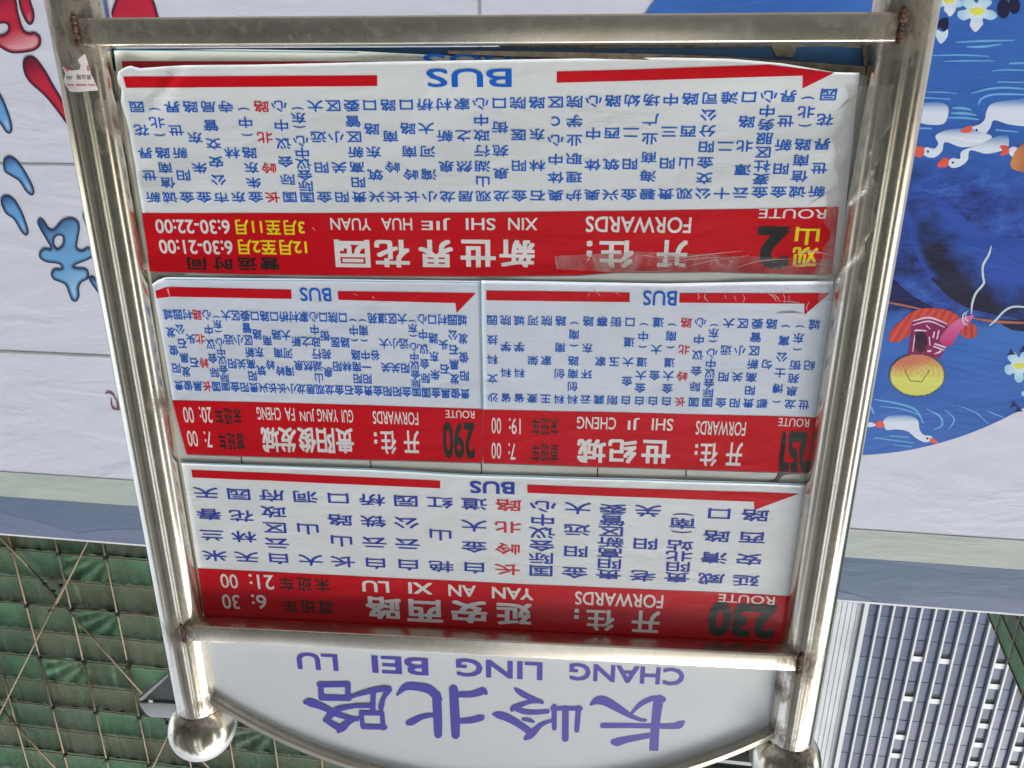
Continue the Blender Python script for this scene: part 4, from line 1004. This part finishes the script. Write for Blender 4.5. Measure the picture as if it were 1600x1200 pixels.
for c_ in ((1581, 551), (1600, 546), (1585, 632), (1592, 640)): paint('printed_leaf', [(c_[0] - 8, c_[1] + 5), (c_[0] - 3, c_[1] - 1), (c_[0] - 2, c_[1] - 7), (c_[0] + 2, c_[1] - 1), (c_[0] + 7, c_[1] + 3), (c_[0] + 1, c_[1] + 3)], S(30, 38, 96), -.0054, smooth=False)
HULL_TOP = [(1460, 320), (1500, 330), (1540, 390), (1625, 440), (1625, 400), (1540, 340)]
# dark printed mass (boat hull shape), brown line, ropes
from mathutils import noise as MN
_hp = closed_spline([(1408, 318), (1435, 300), (1470, 310), (1520, 350), (1570, 372), (1630, 380), (1630, 499), (1580, 496), (1540, 488), (1505, 478), (1470, 452), (1440, 415), (1424, 375)])
def hullc(x, y):
    n = MN.fractal(Vector((x * .03, y * .045, 3.1)), .8, 2.1, 5) * .5 + MN.noise(Vector((x * .25, y * .3, 1))) * .16
    lo = sstep(70, 10, edge_d(x, y, [(1440, 415), (1470, 452), (1505, 478), (1540, 488), (1630, 499), (1540, 489), (1470, 453)])) * .9 + sstep(60, 10, abs(x - 1445 - (y - 330) * .45)) * .6
    t = max(0, min(1, lo + n * .9 - .18))
    c = lerp(S(46, 80, 166), S(30, 32, 58), t)
    e = edge_d(x, y, _hp) if y < 470 - (1600 - x) * .25 else 99
    return lerp(S(44, 76, 162), c, sstep(0, 16, e))
paint('printed_hull', [(1408, 318), (1435, 300), (1470, 310), (1520, 350), (1570, 372), (1630, 380), (1630, 499), (1580, 496), (1540, 488), (1505, 478), (1470, 452), (1440, 415), (1424, 375)], hullc, -.0040, step=3.2)
paint('printed_hull', [(1385, 430), (1400, 440), (1425, 462), (1460, 482), (1440, 488), (1410, 480), (1388, 468), (1375, 450)], S(30, 34, 84), -.0040)
paint('printed_hull', [(1560, 500), (1590, 500), (1625, 502), (1625, 516), (1590, 517), (1572, 511)], S(30, 32, 62), -.0040)
line_art('printed_brown_line', [([(1380, 471), (1410, 477), (1440, 483)], 1.8), ([(1520, 497), (1560, 503), (1625, 505)], 2.2)], S(160, 104, 90), -.0050)
# stylised figure with a round yellow hat (picture on the banner)
ox, oy = 1340, 480
q5 = lambda L: [(ox + x / 5, oy + y / 5) for x, y in L]
paint('printed_sleeve', q5([(245, 250), (255, 200), (290, 150), (350, 100), (420, 40), (500, 12), (600, 8), (690, 20), (760, 50), (790, 90), (700, 150), (430, 150), (415, 205), (335, 265), (275, 275)]), lambda x, y: lerp(S(66, 24, 44), lerp(S(168, 52, 52), S(205, 84, 70), .5 + .5 * math.sin(x * .5 + y * .3)), 1), -.0054, step=4)
paint('printed_sleeve', q5([(785, 170), (840, 120), (900, 130), (935, 180), (920, 230), (865, 248), (810, 215)]), lambda x, y: lerp(S(150, 44, 54), S(196, 84, 74), .5 + .5 * math.sin(x * .9 - y * .9)), -.0054, step=4)
paint('printed_tunic', q5([(420, 150), (430, 100), (560, 90), (700, 125), (705, 190), (690, 300), (650, 395), (520, 400), (395, 370), (410, 260)]), S(128, 36, 84), -.0062, smooth=False)
paint('printed_arm', q5([(640, 262), (700, 165), (760, 110), (820, 80), (905, 62), (880, 110), (800, 190), (725, 305)]), lambda x, y: lerp(S(206, 110, 160), S(178, 48, 116), (y - 495) / 45), -.0068, step=4)
paint('printed_hair', [(ox + 98.5 + 10.5 * math.cos(a), oy + 54 + 17 * math.sin(a)) for a in [i * .785 for i in range(8)]], S(56, 30, 52), -.0068)
line_art('printed_trim', [(q5([(430, 110), (560, 82), (700, 132)]), 1.6), (q5([(430, 140), (560, 110), (680, 158)]), 1.3), (q5([(600, 285), (690, 315)]), 1.4), (q5([(590, 305), (675, 335)]), 1.2),
                          (q5([(440, 185), (470, 180), (540, 185)]), 1.4), (q5([(445, 215), (442, 260), (430, 350)]), 1.0), (q5([(560, 230), (565, 300)]), 1.0), (q5([(600, 190), (590, 240)]), 1.2), (q5([(635, 180), (620, 250)]), 1.1), (q5([(545, 345), (575, 340)]), 1.4), (q5([(600, 365), (640, 350), (655, 330)]), 1.6), (q5([(535, 140), (565, 170)]), .9)], S(214, 190, 214), -.0072)
def hatc(x, y):
    u, v = (x - (ox + 93)) / 43, (y - (oy + 106)) / 33; d = math.hypot(u, v)
    c = lerp(S(196, 122, 92), S(204, 206, 108), sstep(-.75, .05, v + .15 * math.sin(u * 3)))
    if v < .1: c = lerp(c, S(196, 90, 96), .35 * (.5 + .5 * math.sin(math.hypot(u, v + .1) * 34)))
    return lerp(S(30, 36, 60), c, sstep(1.0, .955, d))
paint('printed_hat', [(ox + 93 + 44 * math.cos(a), oy + 106 + 34 * math.sin(a)) for a in [i * math.pi / 14 for i in range(28)]], hatc, -.0076, smooth=False, step=2.2)
line_art('printed_hat_lines', [([(ox + 73, oy + 97), (ox + 82, oy + 115)], .6), ([(ox + 82, oy + 115), (ox + 100, oy + 116.5)], .6), ([(ox + 100, oy + 116.5), (ox + 113, oy + 98)], .6)], S(96, 78, 56), -.0082)
line_art('printed_rope', [([(1549, 384), (1545, 398), (1536, 415), (1536, 432), (1537, 443), (1525, 458), (1519, 475), (1518, 491)], 1.7), ([(1546, 509), (1556, 500), (1572, 484), (1590, 479), (1625, 484)], 1.6),
                          ([(1513, 486), (1505, 492), (1506, 505), (1512, 507)], 1.1), ([(1510, 488), (1509, 498), (1514, 503)], 1.0)], S(190, 206, 216), -.0084)
# scalloped pale arcs printed along the top of the slate band
for (cx, w, h) in ((5.4, 3.0, .25), (3.35, 1.7, .15), (1.2, 2.0, .16), (-1.0, 1.8, .16), (-2.05, .95, .085), (-3.35, 1.55, .13), (-5.6, 2.4, .2)):
    mb = MB(); top_ = [(cx - w / 2 + w * i / 24, BT - .0125) for i in range(25)]
    lo = [(cx - w / 2 + w * i / 24, BT - .0125 - h * math.sin(math.pi * (i + .001) / 24) ** .75) for i in range(1, 24)]
    P_ = top_ + lo[::-1]; r = delaunay_2d_cdt([Vector(p) for p in P_], [], [list(range(len(P_)))], 1, 1e-6)
    lay[0] += 1
    mb.add([(p.x, -.0022 - .0004 * (lay[0] % 3), p.y) for p in r[0]], r[2]); mb.build('printed_scallop', B_LIGHT, ban)

# ==================================================================  SCAFFOLDED BUILDING
FS = Frame((0, 17, 0), ANG)
def m_net(name, c1, c2, alpha):
    m = bpy.data.materials.new(name); m.use_nodes = True; nt = m.node_tree; b = nt.nodes['Principled BSDF']; out = nt.nodes['Material Output']
    info = nt.nodes.new('ShaderNodeObjectInfo')
    n = noise(nt, pos(nt, (2.2, 2.2, .5), (0, .2, 0)), 1.0, 6, .6, .6)
    n2 = noise(nt, pos(nt, (.5, .5, .9)), 1.0, 5, .6)
    c = mix(nt, c1, c2, ramp(nt, n, [(.35, 0.0), (.68, 1.0)]))
    c = mix(nt, c, (.10, .088, .062, 1), mth(nt, 'MULTIPLY', ramp(nt, n2, [(.42, 0.0), (.68, 1.0)]), .5))
    c = mix(nt, c, (.02, .06, .035, 1), mth(nt, 'MULTIPLY', info.outputs['Random'], .30))
    stk = ramp(nt, noise(nt, pos(nt, (7, 7, .35)), 1.0, 3, .6), [(.60, 0.0), (.70, 1.0)])
    c = mix(nt, c, (.20, .27, .19, 1), mth(nt, 'MULTIPLY', stk, .40))
    nt.links.new(c, b.inputs['Base Color']); b.inputs['Roughness'].default_value = .8; b.inputs['Specular IOR Level'].default_value = .15
    tr = nt.nodes.new('ShaderNodeBsdfTransparent'); mx = nt.nodes.new('ShaderNodeMixShader')
    nt.links.new(ramp(nt, noise(nt, pos(nt, (1.3, 1.3, 2.0)), 1.0, 4), [(.3, alpha - .12), (.7, min(1, alpha + .08))]), mx.inputs[0])
    nt.links.new(tr.outputs[0], mx.inputs[1]); nt.links.new(b.outputs[0], mx.inputs[2]); nt.links.new(mx.outputs[0], out.inputs[0])
    bump(nt, b, n, .5, .08); return m
NETG = m_net('green_net', (.058, .130, .075, 1), (.080, .178, .105, 1), .82)
NETO = m_net('olive_net', (.105, .115, .075, 1), (.085, .130, .085, 1), .76)
NETD = m_net('dark_green_net', (.060, .120, .075, 1), (.090, .120, .080, 1), .80)
NETL = m_net('lightened_green_net', (.10, .24, .12, 1), (.16, .32, .18, 1), .9)  # net green lightened to make up for the shade on the second scaffold
NETL2 = m_net('lightened_olive_net', (.12, .20, .12, 1), (.14, .26, .15, 1), .85)  # lightened likewise, brightness put into the colour of the shaded face
BAMB = m_plain('rusty_scaffold_tube', (.21, .145, .095, 1), .6, .5, 3.0, metal=.2, col2=(.20, .12, .08, 1))
BAMB2 = m_plain('tan_scaffold_tube', (.22, .175, .115, 1), .6, .4, 4.0, metal=.1)
CLAMP = m_plain('scaffold_clamp', (.035, .030, .026, 1), .7, .4, 20, metal=.5)
CONC = m_plain('raw_concrete', (.24, .23, .20, 1), .9, .35, 1.5)
scaf = empty('scaffolding', 'green netted steel scaffolding with crossed braces rising above the banner', 'scaffolding', (0, 17, 0), ANG)
XL, XR = -1.0, 23.5
pole_x = [13.632 + 1.566 * k for k in range(-9, 7)]
lifts = [0.0 + 2.047 * k + 14.2 - 2.047 * 6 for k in range(0, 14)]
ZT = lifts[-1] + 1.2
for px_ in pole_x:
    # poles are spliced from lengths that do not quite line up
    a = .018 * random.uniform(-1, 1)
    mb = MB()
    for z0 in range(0, int(ZT), 6):
        z1 = min(ZT, z0 + 6.15); dx = random.uniform(-.02, .02); mb.tube((px_ + dx, -.10 + random.uniform(-.015, .015), z0), (px_ + dx + a, -.10, z1), .025, 8)
    mb.build('pole', random.choice((BAMB, BAMB2)), scaf, smooth=True)
for k, z in enumerate(lifts):
    o = MB().tube((XL, -.045, z + random.uniform(-.03, .03)), (XR, -.045, z + random.uniform(-.03, .03)), .021, 8).build('ledger', BAMB, scaf, smooth=True)
    MB().tube((XL, -.052, z + 1.02 + random.uniform(-.02, .02)), (XR, -.052, z + 1.02), .017, 8).build('guard_rail', BAMB2, scaf, smooth=True)
def net_piece(x0, x1, z0, z1, mat, y0, seed, gather=None):
    rnd = random.Random(seed); nx, nz = 14, 10; mb = MB(); ph = rnd.uniform(0, 6); fr = rnd.uniform(5, 9)
    for j in range(nz + 1):
        for i in range(nx + 1):
            u, v = i / nx, j / nz
            sag = .06 * math.sin(math.pi * u) * (1 - v) * 0 + .05 * math.sin(math.pi * v)
            y = y0 + sag + .018 * math.sin(fr * u * 3 + ph + v * 2) * (.3 + v) + .010 * math.sin(17 * u + 9 * v + ph)
            zz = z0 + (z1 - z0) * v - (.05 * math.sin(math.pi * u) * (v) if rnd.random() < 2 else 0)
            if gather: y += .05 * math.sin(18 * math.atan2(v + .05, u + .05) + ph)
            mb.v.append((x0 + (x1 - x0) * u, y, zz))
    w = nx + 1
    for j in range(nz):
        for i in range(nx): mb.f.append((j * w + i, j * w + i + 1, (j + 1) * w + i + 1, (j + 1) * w + i))
    return mb.build('net', mat, scaf, smooth=True)
rn = random.Random(3)
bands_ = {12: None}
for k, z in enumerate(lifts[:-1]):
    if z < 4: 
        continue
    for c in range(len(pole_x) - 1):
        x0, x1 = pole_x[c] - .02, pole_x[c + 1] + .02
        yoff = .010 * (c % 2)
        low = NETG if rn.random() < (.75 if k % 2 == 0 else .45) else NETD
        hi = rn.choice((NETO, NETO, NETD))
        net_piece(x0, x1, z - .02, z + 1.03, low, .012 + yoff, k * 50 + c, gather=rn.random() < .22)
        net_piece(x0, x1, z + .98, z + 2.05, hi, .030 + yoff, k * 70 + c + 9)
for k, z in enumerate(lifts):
    if z < 12: continue
    for px_ in pole_x:
        if 4 < px_ < 18:
            m_ = MB().box(px_ - .055, px_ + .055, -.15, -.03, z - .045, z + .045)
            a = random.uniform(.5, 1.1)
            if random.random() < .7: m_.tube((px_, -.13, z), (px_ + .22 * math.cos(a) * 1, -.16, z + .20 * a), .016, 6)
            m_.build('clamp', CLAMP, scaf)
def brace(a, b, mat=BAMB2, y=-.18, r=.028):
    (x0, z0), (x1, z1) = FS.at(*a, y), FS.at(*b, y); return MB().tube((x0, y, z0), (x1, y, z1), r, 8).build('brace', mat, scaf, smooth=True)
brace((-60, 778), (75, 917), BAMB2); brace((44, 884), (253, 1118), BAMB2, -.215); brace((236, 1100), (340, 1215), BAMB, -.18)
brace((150, 820), (88, 943), BAMB2, -.26); brace((104, 905), (-40, 1195), BAMB2, -.30); brace((-10, 1094), (110, 1226), BAMB, -.18); brace((285, 1100), (215, 1250), BAMB2, -.26)
for q in ((70, 913), (83, 924), (90, 932), (95, 915), (80, 954), (248, 1112), (262, 1130), (4, 1106)):
    x, z = FS.at(*q, -.24); MB().box(x - .06, x + .06, -.29, -.2, z - .035, z + .035).build('clamp', CLAMP, scaf)

shell = empty('building_under_construction', 'raw concrete building under construction, hidden behind the green scaffolding nets', 'building', (11, 19, 0), ANG)
FSH = Frame((11, 19, 0), ANG)
MB().box(-12.5, 12.5, 1.2, 12, 0, ZT - 2).build('wall', CONC, shell)
for k in range(9):
    MB().box(-12.5, 12.5, -.6, 1.19, k * 3.07 + 2.6, k * 3.07 + 2.85).build('floor_slab', CONC, shell)
for k in range(8):
    for i in range(9):
        MB().box(-12 + i * 3.0 - .25, -12 + i * 3.0 + .25, -.4, .1, k * 3.07 + 2.851 if k else 0, (k + 1) * 3.07 + 2.599 - 0).build('column', CONC, shell)
PALE = m_plain('pale_upright', (.20, .24, .20, 1), .7, .2, 3)
mb = MB()
for i in range(22):
    x = -12 + i * 1.13 + random.uniform(-.1, .1)
    for k in range(10):
        z = 3 + k * 2.4 + random.uniform(0, .5); mb.tube((x, -1.0, z), (x, -1.0, z + random.uniform(.5, 1.9)), .024, 6)
mb.build('inner_uprights', PALE, shell, kind='stuff')

# second scaffold running away from the street, right edge of the picture
ANG2 = math.radians(104.59 - 90)
# its plane contains the receding direction; built in a frame whose x axis runs along it
ANGS = math.radians(104.589)
w0 = RC @ camdir(1572, 1025); base0 = CAM + w0 * (27.0 / w0.y)
F2 = Frame((base0.x, base0.y, 0), ANGS)
pA2, pB2 = F2.at(1545, 960), F2.at(1600, 1090)
ztop2 = (pA2[1] + pB2[1]) / 2
sc2 = empty('scaffolding', 'second green netted scaffolding receding beside the glass tower, above the banner', 'scaffolding', (base0.x, base0.y, 0), ANGS)
xs2 = [min(pA2[0], pB2[0]) - 22 + 1.0 * k for k in range(60)]
NX = max(xs2)
for k in range(26):
    z = ztop2 - 1.0 * k
    if z < .5: break
    MB().tube((xs2[0], -.045, z), (NX, -.045, z), .035, 8).build('ledger', BAMB2 if k else BAMB, sc2, smooth=True)
    if z > 5.5: MB().box(xs2[0], NX, -.02, .0, z - 1.0 + .02, z - .02).build('net', (NETL, NETL2)[k % 2], sc2)
for i, x in enumerate(xs2):
    if i % 2 == 0: MB().tube((x, -.08, 0), (x, -.08, ztop2 - .05), .032, 8).build('pole', BAMB, sc2, smooth=True)

# ==================================================================  OFFICE TOWER
FT = Frame((0, 80, 0), ANG)
tower = empty('office_tower', 'tall blue glass office tower with close white vertical fins beyond the banner', 'building', (-46, 80, 0), ANG)
# local x measured from the frame origin; the root sits further along, so subtract
c_, s_ = math.cos(ANG), math.sin(ANG)
tower.location = (-46 * c_, 80 - 46 * s_, 0)
TX = 46.0
M_FIN = m_plain('white_fin_paint', (.31, .33, .345, 1), .5, .12, .3, bmp=0)
M_RIB = m_plain('white_rib_cladding', (.31, .33, .35, 1), .55, .15, .3, bmp=0)
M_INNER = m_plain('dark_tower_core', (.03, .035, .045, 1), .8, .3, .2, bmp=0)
def m_pane():
    m, nt, b = newmat('blue_glass'); info = nt.nodes.new('ShaderNodeObjectInfo')
    n = noise(nt, pos(nt, (.25, .25, .12)), 1.0, 5, .6)
    lines = noise(nt, pos(nt, (.05, .05, 1.9)), 1.0, 2)
    c = ramp(nt, info.outputs['Random'], [(0.0, S(34, 48, 74)), (.5, S(44, 62, 90)), (1.0, S(62, 80, 104))])
    c = mix(nt, c, S(70, 86, 106), mth(nt, 'MULTIPLY', ramp(nt, n, [(.45, 0.0), (.75, 1.0)]), .45))
    c = mix(nt, c, S(36, 50, 84), mth(nt, 'MULTIPLY', ramp(nt, lines, [(.4, 0.0), (.6, 1.0)]), .35))
    nt.links.new(c, b.inputs['Base Color']); b.inputs['Roughness'].default_value = .25; b.inputs['Specular IOR Level'].default_value = .28
    bump(nt, b, n, .2, .1); return m
M_PANE = m_pane(); M_SOFF = m_plain('white_soffit', (.44, .46, .48, 1), .6, .05, 1, bmp=0)
FL = 3.06; z_base = 64.26 - FL * 20; HT = 108.0
fins = [-39.13 - 1.565 * k for k in range(0, 22)]           # big fins to the image right
edge_x = -37.55
MB().box(fins[-1] + TX - 1, -19.0 + TX, 1.4, 22, 0, HT).build('core', M_INNER, tower)
for x in [edge_x] + fins:
    w = .115 if x != edge_x else .26
    MB().box(x + TX - w, x + TX + w, -.34, .15, 0, HT).build('fin', M_FIN, tower)
for k in range(12):   # closely set ribs, corner of the tower
    x = edge_x + .62 + .60 * k
    MB().box(x + TX - .20, x + TX + .20, .12, .30, 0, HT).build('rib', M_RIB, tower)
MB().box(edge_x + TX + .3, edge_x + TX + 7.6, .20, .9, 0, HT).build('ribbed_wall', m_plain('rib_back', (.40, .42, .45, 1), .6, .2, .3, bmp=0), tower)
# opened bays (image column index, floor)
opened = set()
for (px_, py_) in ((1437, 1003), (1430, 1033), (1464, 1070), (1417, 1094), (1480, 1007), (1404, 1152), (1398, 1182), (1556, 1045), (1548, 1078), (1532, 1136), (1525, 1164), (1517, 1194), (1590, 1142), (1584, 1170), (1578, 1196), (1562, 1014)):
    x, z = FT.at(px_, py_); c = int(math.floor((-x - 39.13) / 1.565)); fl = int(math.floor((z - z_base) / FL)); opened.add((c, fl, z))
fl_lo, fl_hi = 15, 29
pane_me = MB().box(-.605, .605, -.02, .02, .06, FL - .06).mesh('pane'); pane_me.materials.append(M_PANE)
opn = {(c, fl): z for c, fl, z in opened}
for c in range(-1, 17):
    xm = (fins[c] + fins[c + 1]) / 2 if c >= 0 else (edge_x + fins[0]) / 2
    for fl in range(fl_lo, fl_hi):
        z = z_base + fl * FL
        if (c, fl) in opn:
            g = MB(); zc = z + FL - .06
            g.box(xm + TX - .63, xm + TX + .63, -.06, .06, zc - .72, zc + .02); g.build('white_panel', M_SOFF, tower)
            MB().box(xm + TX - .63, xm + TX + .63, .09, .12, zc - 1.35, zc - .721).build('bay_shade_plate', M_INNER, tower)  # flat dark plate standing in for the shade inside the opened bay
            MB().box(xm + TX - .61, xm + TX + .61, .06, .125, z + .06, zc - 1.351).build('pane', M_PANE, tower)
        else:
            o = link('pane', pane_me, None, tower, (xm + TX, .1 + random.uniform(-.01, .01), z)); o.rotation_euler = (random.uniform(-.006, .006), 0, random.uniform(-.006, .006))
mb = MB()
for fl in range(0, 36):
    if not (fl_lo <= fl < fl_hi): mb.box(fins[-1] + TX, edge_x + TX, .08, .12, z_base + fl * FL + .06, z_base + fl * FL + FL - .06)
mb.build('glazing_bands', M_PANE, tower, kind='stuff')
MB().box(fins[-1] + TX, edge_x + TX, .13, .2, 0, HT).build('spandrel', m_plain('spandrel_dark', S(58, 72, 96), .5, .2, .3, bmp=0), tower)
# lower wing of the tower seen under the arch: grey floors
x1_, _ = FT.at(1103, 1195); x2_, _ = FT.at(1210, 1190)
for k in range(0, 34):
    MB().box(x2_ + TX, x1_ + TX, -.3, 1.39, z_base + k * FL - .02 + FL * 0, z_base + k * FL + .55).build('floor_band', m_plain('grey_floor_band', (.20, .22, .21, 1), .6, .2, .3, bmp=0) if k == 0 else bpy.data.materials['grey_floor_band'], tower)

# ==================================================================  STREET LAMP
FLm = Frame((0, 9.5, 0), ANG)
lx, lz = FLm.at(330, 1080)
LAMPM = m_plain('lamp_grey_paint', (.22, .235, .25, 1), .35, .15, 6, bmp=0)
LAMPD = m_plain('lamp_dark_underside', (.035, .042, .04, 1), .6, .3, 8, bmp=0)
c_, s_ = math.cos(ANG), math.sin(ANG)
lamp = empty('street_lamp', 'grey street lamp with rounded hood and dark tapered underside beside the ball-topped post', 'street lamp', (lx * c_, 9.5 + lx * s_, 0), ANG)
MB().tube((0, 0, 0), (0, 0, lz + .1), .06, 16, True, .04).build('pole', LAMPM, lamp, smooth=True)
def lp(px_, py_, y=0.0): x, z = FLm.at(px_, py_, y); return (x - lx, z)
hp = [lp(224, 1090), lp(228, 1098), lp(234, 1107), lp(243, 1112.5), lp(270, 1114), lp(300, 1116), lp(330, 1117), lp(330, 1096), lp(300, 1093), lp(260, 1090)]
def prism(poly, y0, y1, name, mat, parent, bevel=0):
    n = len(poly); mb = MB(); mb.v = [(x, y0, z) for x, z in poly] + [(x, y1, z) for x, z in poly]
    mb.f = [tuple(range(n))[::-1], tuple(range(n, 2 * n))] + [(i, (i + 1) % n, n + (i + 1) % n, n + i) for i in range(n)]
    return mb.build(name, mat, parent, bevel=bevel)
prism(hp, -.14, .14, 'hood', LAMPM, lamp, .012)
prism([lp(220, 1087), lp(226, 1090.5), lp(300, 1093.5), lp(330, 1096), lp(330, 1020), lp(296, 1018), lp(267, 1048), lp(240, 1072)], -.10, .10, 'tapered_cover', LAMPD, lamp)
prism([lp(222, 1086), lp(268, 1046.5), lp(267, 1051), lp(228, 1088)], -.12, .12, 'cover_edge', LAMPM, lamp)
a_ = lp(235, 1096, -.16); MB().box(a_[0] - .035, a_[0] + .035, -.16, -.139, a_[1] - .03, a_[1] + .03).build('sensor', M_SOFF, lamp)
